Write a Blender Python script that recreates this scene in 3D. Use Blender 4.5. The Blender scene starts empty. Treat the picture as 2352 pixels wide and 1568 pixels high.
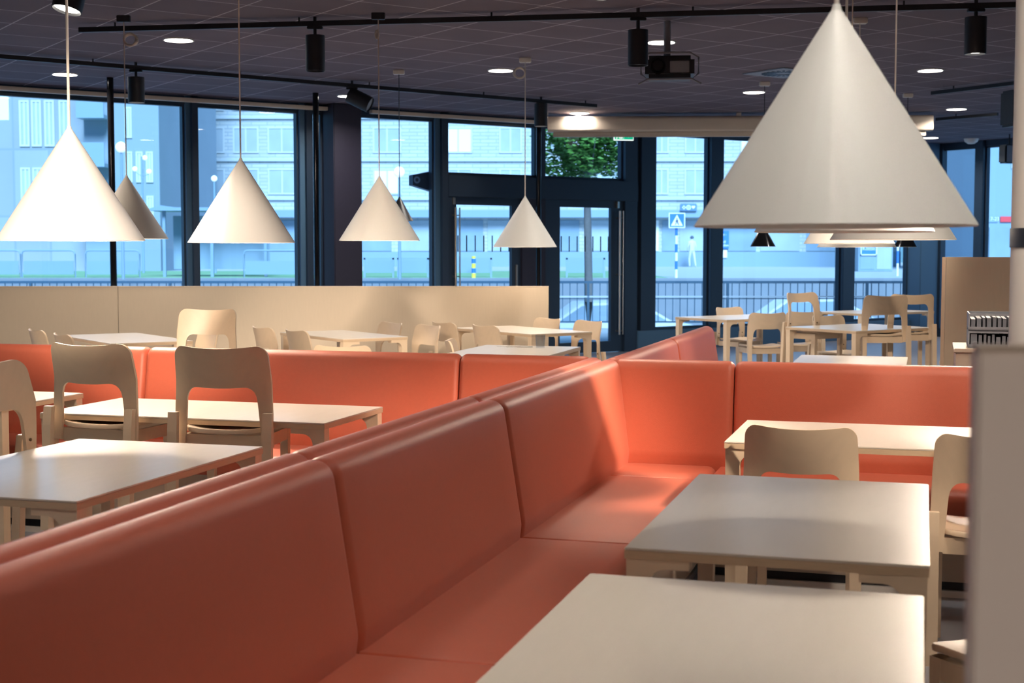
import bpy, bmesh, math, random
from mathutils import Vector, Matrix
random.seed(7)
SC = bpy.context.scene
COL = SC.collection
R = math.radians

# ------------------------------------------------------------------ camera, sky, exposure
EYE = 1.43
FPX = 3200.0
PITCH = math.atan(207.0 / FPX)
cam_d = bpy.data.cameras.new('camera')
cam_d.sensor_width = 36.0
cam_d.lens = FPX / 2352.0 * 36.0
cam_d.clip_start = 0.05
cam_d.clip_end = 500
cam_d.dof.use_dof = True
cam_d.dof.focus_distance = 6.5
cam_d.dof.aperture_fstop = 5.6
cam = bpy.data.objects.new('camera', cam_d)
COL.objects.link(cam)
cam.location = (0, 0, EYE)
cam.rotation_euler = (R(90) - PITCH, 0, 0)
SC.camera = cam

SC.view_settings.view_transform = 'Standard'
SC.view_settings.look = 'None'
SC.view_settings.gamma = 1.0
SC.view_settings.use_curve_mapping = False
SC.view_settings.exposure = 0.0

w = bpy.data.worlds.new('sky')
SC.world = w
w.use_nodes = True
nt = w.node_tree
bg = nt.nodes['Background']
tc = nt.nodes.new('ShaderNodeTexCoord')
sx = nt.nodes.new('ShaderNodeSeparateXYZ')
rp = nt.nodes.new('ShaderNodeValToRGB')
rp.color_ramp.elements[0].position = 0.0
rp.color_ramp.elements[0].color = (0.22, 0.58, 0.92, 1)
rp.color_ramp.elements[1].position = 0.35
rp.color_ramp.elements[1].color = (0.10, 0.36, 0.78, 1)
nt.links.new(tc.outputs['Generated'], sx.inputs[0])
nt.links.new(sx.outputs['Z'], rp.inputs[0])
nt.links.new(rp.outputs[0], bg.inputs[0])
bg.inputs[1].default_value = 1.0

def lamp_obj(name, kind, loc, energy, color, parent=None, **kw):
    d = bpy.data.lights.new(name, kind)
    d.energy = energy
    d.color = color
    for k, v in kw.items():
        setattr(d, k, v)
    o = bpy.data.objects.new(name, d)
    COL.objects.link(o)
    o.location = loc
    if parent:
        o.parent = parent
    return o

def aim(o, src, dst):
    o.rotation_euler = (Vector(dst) - Vector(src)).to_track_quat('-Z', 'Y').to_euler()

sun = lamp_obj('daylight_sun', 'SUN', (0, -20, 40), 10.0, (0.50, 0.76, 1.0), angle=R(25))
aim(sun, (7, -45, 40), (0, 0, 0))

WARM = (1.0, 0.83, 0.66)
WHITE = (1.0, 0.92, 0.82)

# ------------------------------------------------------------------ frames of reference
A_ROOM = R(16.5)                      # the banquettes run 16.5 degrees to the right of the view
def W(u, v, z=0.0):
    return Vector((u * math.sin(A_ROOM) + v * math.cos(A_ROOM), u * math.cos(A_ROOM) - v * math.sin(A_ROOM), z))
A_FAC = math.atan2(0.5629, 0.8266)    # direction of the glass front
F0 = Vector((-5.54, 15.1, 0))
FE = Vector((math.cos(A_FAC), math.sin(A_FAC), 0))
FN = Vector((-math.sin(A_FAC), math.cos(A_FAC), 0))
def FA(s, n=0.0, z=0.0):
    p = F0 + FE * s + FN * n
    return Vector((p.x, p.y, z))
def s_of(px):                          # station along the glass front seen at this column of the picture
    k = (px - 1176) / FPX
    return (15.1 * k + 5.54) / (0.8266 - 0.5629 * k)
def ray(px, py):
    a = (px - 1176) / FPX; b = -(py - 784) / FPX
    c, s = math.cos(PITCH), math.sin(PITCH)
    return Vector((a, c + b * s, b * c - s))
def at_z(px, py, z):
    r = ray(px, py); t = (z - EYE) / r.z
    return Vector((r.x * t, r.y * t, z))
def at_d(px, py, d):
    r = ray(px, py); t = d / r.y
    return Vector((r.x * t, d, EYE + r.z * t))

# ------------------------------------------------------------------ materials
MATS = {}
def mat(name, col, rough=0.5, metal=0.0, noise=0.0, scale=20.0, bump=0.0, bscale=200.0, spec=0.5, emis=None, estr=0.0, stretch=None, sheen=0.0):
    if name in MATS:
        return MATS[name]
    m = bpy.data.materials.new(name)
    m.use_nodes = True
    n = m.node_tree
    p = n.nodes['Principled BSDF']
    p.inputs['Base Color'].default_value = (*col, 1)
    p.inputs['Roughness'].default_value = rough
    p.inputs['Metallic'].default_value = metal
    p.inputs['Specular IOR Level'].default_value = spec
    if sheen:
        p.inputs['Sheen Weight'].default_value = sheen
    if emis:
        p.inputs['Emission Color'].default_value = (*emis, 1)
        p.inputs['Emission Strength'].default_value = estr
    t = n.nodes.new('ShaderNodeTexCoord')
    mp = n.nodes.new('ShaderNodeMapping')
    n.links.new(t.outputs['Object'], mp.inputs[0])
    if stretch:
        mp.inputs['Scale'].default_value = stretch
    if noise:
        x = n.nodes.new('ShaderNodeTexNoise')
        x.inputs['Scale'].default_value = scale
        x.inputs['Detail'].default_value = 5
        n.links.new(mp.outputs[0], x.inputs['Vector'])
        mx = n.nodes.new('ShaderNodeMix'); mx.data_type = 'RGBA'
        mx.inputs[6].default_value = (*[c * (1 - noise) for c in col], 1)
        mx.inputs[7].default_value = (*[min(1, c * (1 + noise)) for c in col], 1)
        n.links.new(x.outputs['Fac'], mx.inputs[0])
        n.links.new(mx.outputs[2], p.inputs['Base Color'])
    if bump:
        y = n.nodes.new('ShaderNodeTexNoise')
        y.inputs['Scale'].default_value = bscale
        n.links.new(mp.outputs[0], y.inputs['Vector'])
        b = n.nodes.new('ShaderNodeBump')
        b.inputs['Strength'].default_value = bump
        b.inputs['Distance'].default_value = 0.002
        n.links.new(y.outputs['Fac'], b.inputs['Height'])
        n.links.new(b.outputs[0], p.inputs['Normal'])
    MATS[name] = m
    return m

def emit(name, col, st):
    return mat(name, col, 0.5, emis=col, estr=st)

def glass_mat(name, tint, rough=0.0, ior=1.45):
    m = bpy.data.materials.new(name); m.use_nodes = True
    n = m.node_tree; n.nodes.clear()
    o = n.nodes.new('ShaderNodeOutputMaterial')
    t = n.nodes.new('ShaderNodeBsdfTransparent'); t.inputs[0].default_value = (*tint, 1)
    g = n.nodes.new('ShaderNodeBsdfGlossy'); g.inputs['Roughness'].default_value = rough
    fr = n.nodes.new('ShaderNodeFresnel'); fr.inputs[0].default_value = ior
    mx = n.nodes.new('ShaderNodeMixShader')
    ge = n.nodes.new('ShaderNodeNewGeometry'); iv = n.nodes.new('ShaderNodeMath'); iv.operation = 'SUBTRACT'; iv.inputs[0].default_value = 1.0
    mu = n.nodes.new('ShaderNodeMath'); mu.operation = 'MULTIPLY'
    n.links.new(ge.outputs['Backfacing'], iv.inputs[1]); n.links.new(iv.outputs[0], mu.inputs[0]); n.links.new(fr.outputs[0], mu.inputs[1])
    n.links.new(mu.outputs[0], mx.inputs[0]); n.links.new(t.outputs[0], mx.inputs[1]); n.links.new(g.outputs[0], mx.inputs[2])
    n.links.new(mx.outputs[0], o.inputs[0])
    MATS[name] = m
    return m

LEATHER = mat('orange_leather', (0.48, 0.105, 0.056), 0.45, noise=0.05, scale=60, bump=0.25, bscale=420, spec=0.4, sheen=0.05)
BIRCH = mat('birch_veneer', (0.68, 0.53, 0.375), 0.42, noise=0.07, scale=9, stretch=(1, 9, 1.5))
TOP = mat('pale_tabletop', (0.70, 0.63, 0.54), 0.25, noise=0.035, scale=5, stretch=(6, 1, 1))
EDGE = mat('birch_edge', (0.56, 0.41, 0.27), 0.5, noise=0.08, scale=30, stretch=(1, 1, 8))
PARTM = mat('partition_birch', (0.60, 0.49, 0.36), 0.55, noise=0.04, scale=8, stretch=(8, 1, 1))
BASEM = mat('bench_base_beige', (0.42, 0.34, 0.27), 0.55, noise=0.05, scale=8)
LAMPW = mat('lamp_white', (0.66, 0.645, 0.61), 0.55, bump=0.05)
LAMPIN = mat('lamp_inside_white', (0.9, 0.88, 0.84), 0.5)
CORDW = mat('cord_white', (0.62, 0.56, 0.50), 0.6)
BLACK = mat('black_metal', (0.012, 0.013, 0.018), 0.42, noise=0.1)
GLOSSK = mat('gloss_black', (0.015, 0.016, 0.02), 0.12, metal=0.6)
FRAME = mat('facade_frame_dark', (0.018, 0.035, 0.065), 0.38, noise=0.08)
FRAMEB = mat('facade_frame_blue_grey', (0.06, 0.13, 0.22), 0.4)
COLUMN = mat('dark_column_paint', (0.020, 0.018, 0.035), 0.5, noise=0.15)
STEEL = mat('brushed_steel', (0.55, 0.52, 0.48), 0.3, metal=1.0)
WHITEP = mat('white_plastic', (0.75, 0.72, 0.68), 0.45)
CREAM = mat('screen_case_cream', (0.66, 0.56, 0.46), 0.4)
GREYST = mat('grey_plastic', (0.22, 0.235, 0.27), 0.5, noise=0.1)
MENU = mat('menu_dark_grey', (0.14, 0.155, 0.185), 0.6, noise=0.3, scale=40)
PLASTER = mat('white_column_plaster', (0.72, 0.70, 0.66), 0.6, noise=0.03, scale=5)
NEARM = mat('near_panel_taupe', (0.70, 0.61, 0.56), 0.55, noise=0.05, scale=3)
FLOORM = mat('floor_vinyl', (0.27, 0.28, 0.31), 0.35, noise=0.12, scale=6)
WALLM = mat('inner_wall_beige', (0.34, 0.28, 0.22), 0.7, noise=0.04)
GLASS = glass_mat('window_glass', (0.90, 0.95, 1.0))
TUMBLER = glass_mat('tumbler_glass', (0.84, 0.87, 0.92), 0.05, 1.9)
DISC = emit('downlight_glow', (1.0, 0.93, 0.84), 26)
LENS = emit('spot_lens_glow', (1.0, 0.93, 0.82), 8)
GREEN = mat('exit_green', (0.0, 0.42, 0.22), 0.4, emis=(0.0, 0.55, 0.28), estr=0.8)
EXITW = mat('exit_white', (0.9, 0.95, 0.92), 0.4, emis=(0.9, 1.0, 0.95), estr=0.9)
# out of doors
BRASS = mat('brown_screw', (0.12, 0.07, 0.03), 0.4, metal=0.5)
DARKG = mat('shop_glass_dark', (0.26, 0.34, 0.42), 0.2, noise=0.25, scale=0.7)  # albedo raised to paint the street haze into the dark glass
WINPALE = mat('far_window_pane', (0.40, 0.45, 0.50), 0.25, noise=0.2, scale=0.8)
WINFR = mat('far_window_frame', (0.56, 0.58, 0.60), 0.5)
BLIND = mat('far_window_blind', (0.85, 0.83, 0.80), 0.6)
CONC = mat('pavement', (0.42, 0.44, 0.46), 0.8, noise=0.08, scale=1)
ASPH = mat('asphalt', (0.20, 0.21, 0.23), 0.8, noise=0.1, scale=1)
GRASS = mat('grass', (0.20, 0.36, 0.19), 0.9, noise=0.3, scale=3)
BARK = mat('tree_bark', (0.13, 0.12, 0.12), 0.9, noise=0.2)
LEAF = mat('tree_leaf', (0.075, 0.20, 0.03), 0.6, noise=0.5, scale=8)
RAILM = mat('railing_paint', (0.03, 0.075, 0.12), 0.5)
RAILP = mat('railing_handrail_grey', (0.42, 0.45, 0.48), 0.4)
SIGNB = mat('sign_blue', (0.04, 0.18, 0.62), 0.5)
SIGNW = mat('sign_white', (0.85, 0.86, 0.88), 0.5)
SIGND = mat('sign_slate', (0.12, 0.22, 0.36), 0.5)
SIGNR = mat('sign_red', (0.75, 0.06, 0.07), 0.5)
YELLOW = mat('post_yellow', (0.85, 0.72, 0.08), 0.5)
SHELT = mat('shelter_blue_grey', (0.24, 0.33, 0.42), 0.5)  # lightened too, distant haze is put into this colour
CARP = mat('car_pale_paint', (0.62, 0.64, 0.66), 0.25)
CART = mat('car_teal_paint', (0.08, 0.35, 0.38), 0.25)
TYRE = mat('tyre', (0.02, 0.02, 0.02), 0.8)
GLOBE = emit('globe_lamp_white', (0.95, 0.97, 1.0), 0.8)
COATM = mat('pale_coat', (0.60, 0.60, 0.60), 0.8)
SKINM = mat('skin', (0.45, 0.28, 0.2), 0.6)
TROUS = mat('dark_trousers', (0.08, 0.1, 0.14), 0.8)

def tile_mat(name, ca, cb, cell, line, w2=None, offs=0.0, rough=0.85, noise=0.15, nz=2.0, rot=0.0, vert=False, squash=1.0):
    m = bpy.data.materials.new(name); m.use_nodes = True
    n = m.node_tree; p = n.nodes['Principled BSDF']; p.inputs['Roughness'].default_value = rough
    p.inputs['Specular IOR Level'].default_value = 0.25
    t = n.nodes.new('ShaderNodeTexCoord'); mp = n.nodes.new('ShaderNodeMapping')
    mp.inputs['Rotation'].default_value = (R(90) if vert else 0, 0, rot)
    b = n.nodes.new('ShaderNodeTexBrick')
    b.offset = offs
    b.inputs['Scale'].default_value = 1.0
    b.inputs['Brick Width'].default_value = cell
    b.inputs['Row Height'].default_value = w2 or cell
    b.inputs['Mortar Size'].default_value = line
    b.inputs['Mortar Smooth'].default_value = 0.1
    b.inputs['Color1'].default_value = (*ca, 1)
    b.inputs['Color2'].default_value = (*[c * 0.88 for c in ca], 1)
    b.inputs['Mortar'].default_value = (*cb, 1)
    n.links.new(t.outputs['Object'], mp.inputs[0]); n.links.new(mp.outputs[0], b.inputs['Vector'])
    x = n.nodes.new('ShaderNodeTexNoise'); x.inputs['Scale'].default_value = nz; x.inputs['Detail'].default_value = 6
    n.links.new(t.outputs['Object'], x.inputs['Vector'])
    mx = n.nodes.new('ShaderNodeMix'); mx.data_type = 'RGBA'; mx.blend_type = 'MULTIPLY'
    mr = n.nodes.new('ShaderNodeMapRange'); mr.inputs[3].default_value = 1 - noise; mr.inputs[4].default_value = 1 + noise
    n.links.new(x.outputs['Fac'], mr.inputs[0])
    mx.inputs[0].default_value = 1.0
    n.links.new(b.outputs['Color'], mx.inputs[6]); n.links.new(mr.outputs[0], mx.inputs[7])
    n.links.new(mx.outputs[2], p.inputs['Base Color'])
    MATS[name] = m
    return m
CEILM = tile_mat('ceiling_tiles_black', (0.150, 0.122, 0.150), (0.46, 0.42, 0.46), 0.6, 0.006, rot=-A_FAC, noise=0.2)
BRICK = tile_mat('pale_brick', (0.52, 0.53, 0.53), (0.36, 0.40, 0.44), 0.9, 0.03, w2=0.20, offs=0.5, vert=True, noise=0.1, nz=0.4)
RENDER = tile_mat('left_block_panels', (0.34, 0.37, 0.40), (0.26, 0.30, 0.34), 1.6, 0.05, w2=3.0, vert=True, noise=0.15, nz=0.3)
DARKB = mat('left_block_dark_panels', (0.26, 0.32, 0.38), 0.7, noise=0.12, scale=0.4)

# ------------------------------------------------------------------ mesh builder
class MB:
    def __init__(self):
        self.bm = bmesh.new()
    def _xf(self, vs, M):
        if M is not None:
            bmesh.ops.transform(self.bm, matrix=M, verts=vs)
    def box(self, a, b, bev=0.0, M=None, seg=2):
        t = bmesh.new()
        bmesh.ops.create_cube(t, size=1)
        for v in t.verts:
            v.co = Vector([(a[i] + b[i]) / 2 + v.co[i] * abs(b[i] - a[i]) for i in range(3)])
        if bev:
            bmesh.ops.bevel(t, geom=list(t.edges), offset=bev, segments=seg, affect='EDGES', clamp_overlap=True)
        return self._merge(t, M)
    def _merge(self, t, M=None):
        if M is not None:
            t.transform(M)
        vm = {}
        for v in t.verts:
            vm[v] = self.bm.verts.new(v.co)
        for f in t.faces:
            try:
                self.bm.faces.new([vm[v] for v in f.verts])
            except ValueError:
                pass
        t.free()
        return self
    def lathe(self, prof, n=48, M=None, closed=False):
        t = bmesh.new()
        rings = []
        for r, z in prof:
            if r < 1e-6:
                rings.append([t.verts.new((0, 0, z))])
            else:
                rings.append([t.verts.new((r * math.cos(2 * math.pi * i / n), r * math.sin(2 * math.pi * i / n), z)) for i in range(n)])
        pairs = list(zip(rings, rings[1:]))
        if closed:
            pairs.append((rings[-1], rings[0]))
        for a, b in pairs:
            for i in range(n):
                j = (i + 1) % n
                if len(a) == 1 and len(b) == 1:
                    continue
                if len(a) == 1:
                    t.faces.new((a[0], b[j], b[i]))
                elif len(b) == 1:
                    t.faces.new((a[i], a[j], b[0]))
                else:
                    t.faces.new((a[i], a[j], b[j], b[i]))
        bmesh.ops.recalc_face_normals(t, faces=t.faces)
        return self._merge(t, M)
    def cyl(self, p0, p1, r, n=16, r1=None):
        p0, p1 = Vector(p0), Vector(p1); d = p1 - p0; L = d.length
        M = Matrix.Translation(p0) @ d.to_track_quat('Z', 'Y').to_matrix().to_4x4()
        r1 = r if r1 is None else r1
        return self.lathe([(0, 0), (r, 0), (r1, L), (0, L)], n, M)
    def tube(self, pts, r, n=8):
        t = bmesh.new(); rings = []
        pts = [Vector(p) for p in pts]
        for i, p in enumerate(pts):
            d = (pts[min(i + 1, len(pts) - 1)] - pts[max(i - 1, 0)]).normalized()
            q = d.to_track_quat('Z', 'Y')
            rr = r[i] if isinstance(r, (list, tuple)) else r
            rings.append([t.verts.new(p + q @ Vector((rr * math.cos(2 * math.pi * k / n), rr * math.sin(2 * math.pi * k / n), 0))) for k in range(n)])
        for a, b in zip(rings, rings[1:]):
            for k in range(n):
                t.faces.new((a[k], a[(k + 1) % n], b[(k + 1) % n], b[k]))
        t.faces.new(rings[0][::-1]); t.faces.new(rings[-1])
        return self._merge(t)
    def prism(self, poly, h0, h1, axis='y', M=None):
        """polygon in the plane across `axis`, extruded from h0 to h1"""
        t = bmesh.new()
        def P(a, b, h):
            return (a, h, b) if axis == 'y' else ((h, a, b) if axis == 'x' else (a, b, h))
        A = [t.verts.new(P(a, b, h0)) for a, b in poly]
        B = [t.verts.new(P(a, b, h1)) for a, b in poly]
        t.faces.new(A); t.faces.new(B[::-1])
        for i in range(len(A)):
            j = (i + 1) % len(A)
            t.faces.new((A[j], A[i], B[i], B[j]))
        bmesh.ops.recalc_face_normals(t, faces=t.faces)
        return self._merge(t, M)
    def build(self, name, m, parent=None, smooth=False, loc=None, rotz=None):
        me = bpy.data.meshes.new(name)
        bmesh.ops.recalc_face_normals(self.bm, faces=self.bm.faces)
        self.bm.to_mesh(me); self.bm.free()
        me.materials.append(m)
        o = bpy.data.objects.new(name, me)
        COL.objects.link(o)
        if parent:
            o.parent = parent
        if loc is not None:
            o.location = loc
        if rotz is not None:
            o.rotation_euler = (0, 0, rotz)
        if smooth:
            for p in me.polygons:
                p.use_smooth = True
            e = o.modifiers.new('split', 'EDGE_SPLIT'); e.split_angle = R(38)
        return o

def tag(o, label=None, cat=None, group=None, kind=None):
    if label: o['label'] = label
    if cat: o['category'] = cat
    if group: o['group'] = group
    if kind: o['kind'] = kind
    return o
def thing(name, label, cat, loc=(0, 0, 0), rotz=0.0, group=None, kind=None):
    o = bpy.data.objects.new(name, None)
    o.empty_display_size = 0.1
    COL.objects.link(o)
    o.location = loc; o.rotation_euler = (0, 0, rotz)
    return tag(o, label, cat, group, kind)
def dup(root, loc, rotz, label, group=None):
    r = root.copy(); COL.objects.link(r); r.location = loc; r.rotation_euler = (0, 0, rotz)
    r['label'] = label
    if group: r['group'] = group
    for ch in list(root.children):
        c = ch.copy(); COL.objects.link(c); c.parent = r
        for g in list(ch.children):
            d = g.copy(); COL.objects.link(d); d.parent = c
    return r
def text(s, size, m, name, parent, loc, rot, depth=0.004):
    cu = bpy.data.curves.new(name, 'FONT'); cu.body = s; cu.size = size; cu.extrude = depth
    cu.align_x = 'CENTER'; cu.align_y = 'CENTER'
    cu.materials.append(m)
    tmp = bpy.data.objects.new(name, cu); COL.objects.link(tmp)
    me = bpy.data.meshes.new_from_object(tmp)
    bpy.data.objects.remove(tmp)
    me.materials.clear(); me.materials.append(m)
    o = bpy.data.objects.new(name, me); COL.objects.link(o)
    o.parent = parent; o.location = loc; o.rotation_euler = rot
    return o

CEIL = 3.22
# ------------------------------------------------------------------ room shell
CORNER = FA(s_of(2128))
FR = Vector((12.5, CORNER.y - (12.5 - CORNER.x) * 0.8266 / 0.5629, 0))
FL = FA(-5.0)
foot = [FL, CORNER, FR, Vector((12.5, -6, 0)), Vector((FL.x, -6, 0))]
poly = [(p.x, p.y) for p in foot]
tag(MB().prism(poly, -0.3, 0.0, 'z').build('floor', FLOORM), kind='structure')
tag(MB().prism(poly, CEIL, CEIL + 0.35, 'z').build('ceiling', CEILM), kind='structure')
def wall(name, a, b, m, z0=0.0, z1=CEIL, th=0.15):
    a, b = Vector(a), Vector(b); L = (b - a).length; ang = math.atan2(b.y - a.y, b.x - a.x)
    return tag(MB().box((0, -th, z0), (L, 0, z1)).build(name, m, loc=(a.x, a.y, 0), rotz=ang), kind='structure')
wall('wall_right', (12.5, -6, 0), (12.5, FR.y, 0), WALLM)
wall('wall_back', (FL.x, -6, 0), (12.5, -6, 0), WALLM)
wall('wall_left', (FL.x, FL.y, 0), (FL.x, -6, 0), WALLM)

# ------------------------------------------------------------------ glass front
SILL, HEAD = 0.29, 3.13
winn = [0]
def bay(s0, s1, z0=SILL, z1=HEAD, base=F0, ang=A_FAC, sill=True):
    winn[0] += 1
    t = thing('window_%d' % winn[0], None, None, (base.x, base.y, 0), ang, kind='structure')
    m = MB()
    fw = 0.025
    m.box((s0, -0.03, z0), (s1, 0.05, z0 + 0.04)); m.box((s0, -0.03, z1 - 0.03), (s1, 0.05, z1))
    m.box((s0, -0.03, z0 + 0.04), (s0 + fw, 0.05, z1 - 0.03)); m.box((s1 - fw, -0.03, z0 + 0.04), (s1, 0.05, z1 - 0.03))
    m.build('frame', FRAME, t)
    MB().box((s0 + fw, 0.0, z0 + 0.04), (s1 - fw, 0.008, z1 - 0.03)).build('pane', GLASS, t)
    return t
def mullion(p0, p1, d=0.16, m=FRAME, name='trim', z0=0.0, lighter=False):
    s0, s1 = s_of(p0), s_of(p1)
    winn[0] += 0
    trn[0] += 1
    t = thing('trim_%d' % trn[0], None, None, (F0.x, F0.y, 0), A_FAC, kind='structure')
    if lighter:
        sm = s0 + (s1 - s0) * 0.45
        MB().box((s0, -d * 0.6, z0), (sm, 0.06, CEIL)).build('web', FRAMEB, t)
        MB().box((sm, -d, z0), (s1, 0.06, CEIL)).build('flange', m, t)
    else:
        MB().box((s0, -d, z0), (s1, 0.06, CEIL), 0.004).build('mullion', m, t)
    return s0, s1
trn = [0]
spans = []
edges = [(427, 452, 1), (686, 712, 1), (994, 1020, 1), (1462, 1496, 0), (1622, 1650, 0), (1925, 1952, 0)]
ms = []
for a, b, l in edges:
    ms.append(mullion(a, b, 0.12 if l else 0.10, lighter=bool(l)))
m_l2 = (s_of(-160), s_of(-140))
c0, c1 = s_of(740), s_of(803)
tag(MB().box((c0, -0.35, 0), (c1, 0.02, CEIL), 0.01).build('trim_column', COLUMN, loc=F0, rotz=A_FAC), kind='structure')
cc0, cc1 = s_of(2080), s_of(2128)
tag(MB().box((cc0, -0.30, 0), (cc1 - 0.09, 0.05, CEIL), 0.01).build('trim_corner_column', FRAMEB, loc=F0, rotz=A_FAC), kind='structure')
tag(MB().box((cc1 - 0.09, -0.34, 0), (cc1 + 0.05, 0.05, CEIL), 0.01).build('trim_corner_post', FRAME, loc=F0, rotz=A_FAC), kind='structure')
bay(-4.9, m_l2[0]); bay(m_l2[0], ms[0][0]); bay(ms[0][1], ms[1][0]); bay(ms[1][1], c0); bay(c1, ms[2][0])
bay(s_of(1453), ms[3][0]); bay(ms[3][1], ms[4][0]); bay(ms[4][1], ms[5][0]); bay(ms[5][1], cc0)
tag(MB().box((-5, -0.12, 0), (ms[2][0], 0.08, SILL), 0.01).build('trim_sill_west', FRAMEB, loc=F0, rotz=A_FAC), kind='structure')
tag(MB().box((s_of(1453), -0.12, 0), (cc0, 0.08, SILL), 0.01).build('trim_sill_east', FRAMEB, loc=F0, rotz=A_FAC), kind='structure')
tag(MB().box((-5, -0.05, HEAD), (cc0, 0.07, CEIL)).build('trim_head', FRAME, loc=F0, rotz=A_FAC), kind='structure')
# pale blind cassettes under the ceiling
for k, (a, b) in enumerate([(-120, 785), (840, 1240)]):
    tag(MB().box((s_of(a), -0.20, HEAD + 0.01), (s_of(b), -0.12, HEAD + 0.055), 0.006).build('trim_blind_rail_%d' % (k + 1), CREAM, loc=F0, rotz=A_FAC), kind='structure')
# east side of the corner
ANG_E = math.atan2(-0.8266, 0.5629)
for s0, s1 in [(0.12, 1.0), (1.16, 2.2), (2.36, 4.2), (4.36, 6.2), (6.36, 8.4)]:
    bay(s0, s1, 0.1, HEAD, CORNER, ANG_E)
for k, s0 in enumerate([1.0, 2.2, 4.2, 6.2]):
    tag(MB().box((s0, -0.1, 0), (s0 + 0.16, 0.06, CEIL), 0.004).build('trim_%d' % (20 + k), FRAME, loc=CORNER, rotz=ANG_E), kind='structure')
tag(MB().box((0, -0.05, HEAD), (9, 0.07, CEIL)).build('trim_head_east', FRAME, loc=CORNER, rotz=ANG_E), kind='structure')
tag(MB().box((0, -0.10, 0), (9, 0.07, 0.1)).build('trim_sill_corner', FRAME, loc=CORNER, rotz=ANG_E), kind='structure')

# entrance: two glazed leaves under a transom
sA, sB = s_of(1020), s_of(1453)
TR0, TR1 = 2.14, 2.42
door_t = thing('trim_entrance_frame', None, None, (F0.x, F0.y, 0), A_FAC, kind='structure')
sm0, sm1 = s_of(1190), s_of(1243)
MB().box((sA, -0.12, TR0), (sB, 0.06, TR1), 0.005).build('transom', FRAME, door_t)
MB().box((sA, -0.10, 0), (s_of(1030), 0.06, TR0)).build('jamb', FRAME, door_t)
MB().box((s_of(1425), -0.10, 0), (sB, 0.06, CEIL)).build('jamb', FRAME, door_t)
MB().box((sm0, -0.10, 0), (sm1, 0.06, TR0)).build('middle_post', COLUMN, door_t)
MB().box((s_of(1228), -0.10, TR1), (s_of(1243), 0.06, HEAD)).build('upper_post', FRAME, door_t)
bay(sA, s_of(1228), TR1, HEAD); bay(s_of(1243), s_of(1425), TR1, HEAD)
def door_leaf(nm, p0, g0, g1, p1, handle_px):
    t = thing(nm, None, None, (F0.x, F0.y, 0), A_FAC, kind='structure')
    a, b, c, d = s_of(p0), s_of(g0), s_of(g1), s_of(p1)
    zt = TR0 - 0.10
    m = MB()
    m.box((a, -0.06, 0.01), (b, 0.0, TR0)); m.box((c, -0.06, 0.01), (d, 0.0, TR0))
    m.box((b, -0.06, 0.01), (c, 0.0, 0.16)); m.box((b, -0.06, zt), (c, 0.0, TR0))
    m.build('leaf_frame', FRAME, t)
    MB().box((b, -0.035, 0.16), (c, -0.027, zt)).build('pane', GLASS, t)
    m = MB()
    n = 7
    for k in range(n):
        x = b + 0.03 + (c - b - 0.07) * k / (n - 1)
        m.box((x, -0.041, 1.425), (x + 0.016, -0.036, 1.64))
    m.build('glass_marking', BLACK, t)
    h = s_of(handle_px)
    m = MB()
    m.cyl((h, -0.13, 0.25), (h, -0.13, 2.0), 0.016, 12); m.cyl((h + 0.07, -0.12, 0.25), (h + 0.07, -0.12, 2.0), 0.010, 12)
    for z in (0.3, 1.1, 1.9):
        m.cyl((h, -0.13, z), (h, -0.05, z), 0.01, 8); m.cyl((h + 0.07, -0.12, z), (h + 0.07, -0.05, z), 0.008, 8)
    m.build('pull_handle', STEEL, t, True)
    hh = MB(); hh.box((h - 0.02, -0.10, 2.04), (h + 0.02, -0.06, 2.13), 0.004)
    hh.build('hinge', STEEL, t)
    if nm == 'door_1':
        MB().box((s_of(1178) , -0.08, 0.95), (s_of(1178) + 0.03, -0.06, 1.25), 0.004).build('lock_plate', STEEL, t)
        MB().box((s_of(1174), -0.09, 0.82), (s_of(1184), -0.06, 0.88), 0.004).build('card_reader', WHITEP, t)
    return t
door_leaf('door_1', 1030, 1043, 1170, 1190, 1035)
door_leaf('door_2', 1243, 1280, 1397, 1425, 1410)
# projecting dark box outside the doors
t = thing('projecting_sign', 'dark wedge-shaped sign box sticking out beside the entrance doors', 'sign', FA(s_of(998), 0.10, 2.35), A_FAC + R(180))
MB().prism([(0, -0.14), (0, 0.12), (0.29, 0.06), (0.29, -0.07)], -0.05, 0.05, 'y').build('case', FRAME, t)
MB().lathe([(0.025, -0.004), (0.045, -0.004), (0.045, 0.004), (0.025, 0.004)], 24, Matrix.Translation((0.23, 0.055, 0.0)) @ Matrix.Rotation(R(90), 4, 'X'), closed=True).build('ring_emblem', SIGND, t)

# slim black round posts inside the glass front
for px, py, top, lb in [(260, 178, 14.3, 'slim black round post behind the largest white pendant at the left'),
                        (728, 213, 15.7, 'slim black round post directly left of the broad dark column'),
                        (1237, 262, 17.4, 'slim black round post in front of the entrance doors')]:
    p = at_z(px, py, CEIL)
    q = at_d(px, 577, p.y)
    t = thing('round_post', lb, 'post', (q.x, q.y, 0), 0, 'slim black posts along the glass front')
    MB().cyl((0, 0, 0), (0, 0, CEIL), 0.034, 24).build('shaft', GLOSSK, t, True)
    MB().cyl((0, 0, 0), (0, 0, 0.012), 0.07, 24).build('foot_plate', BLACK, t, True)

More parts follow.
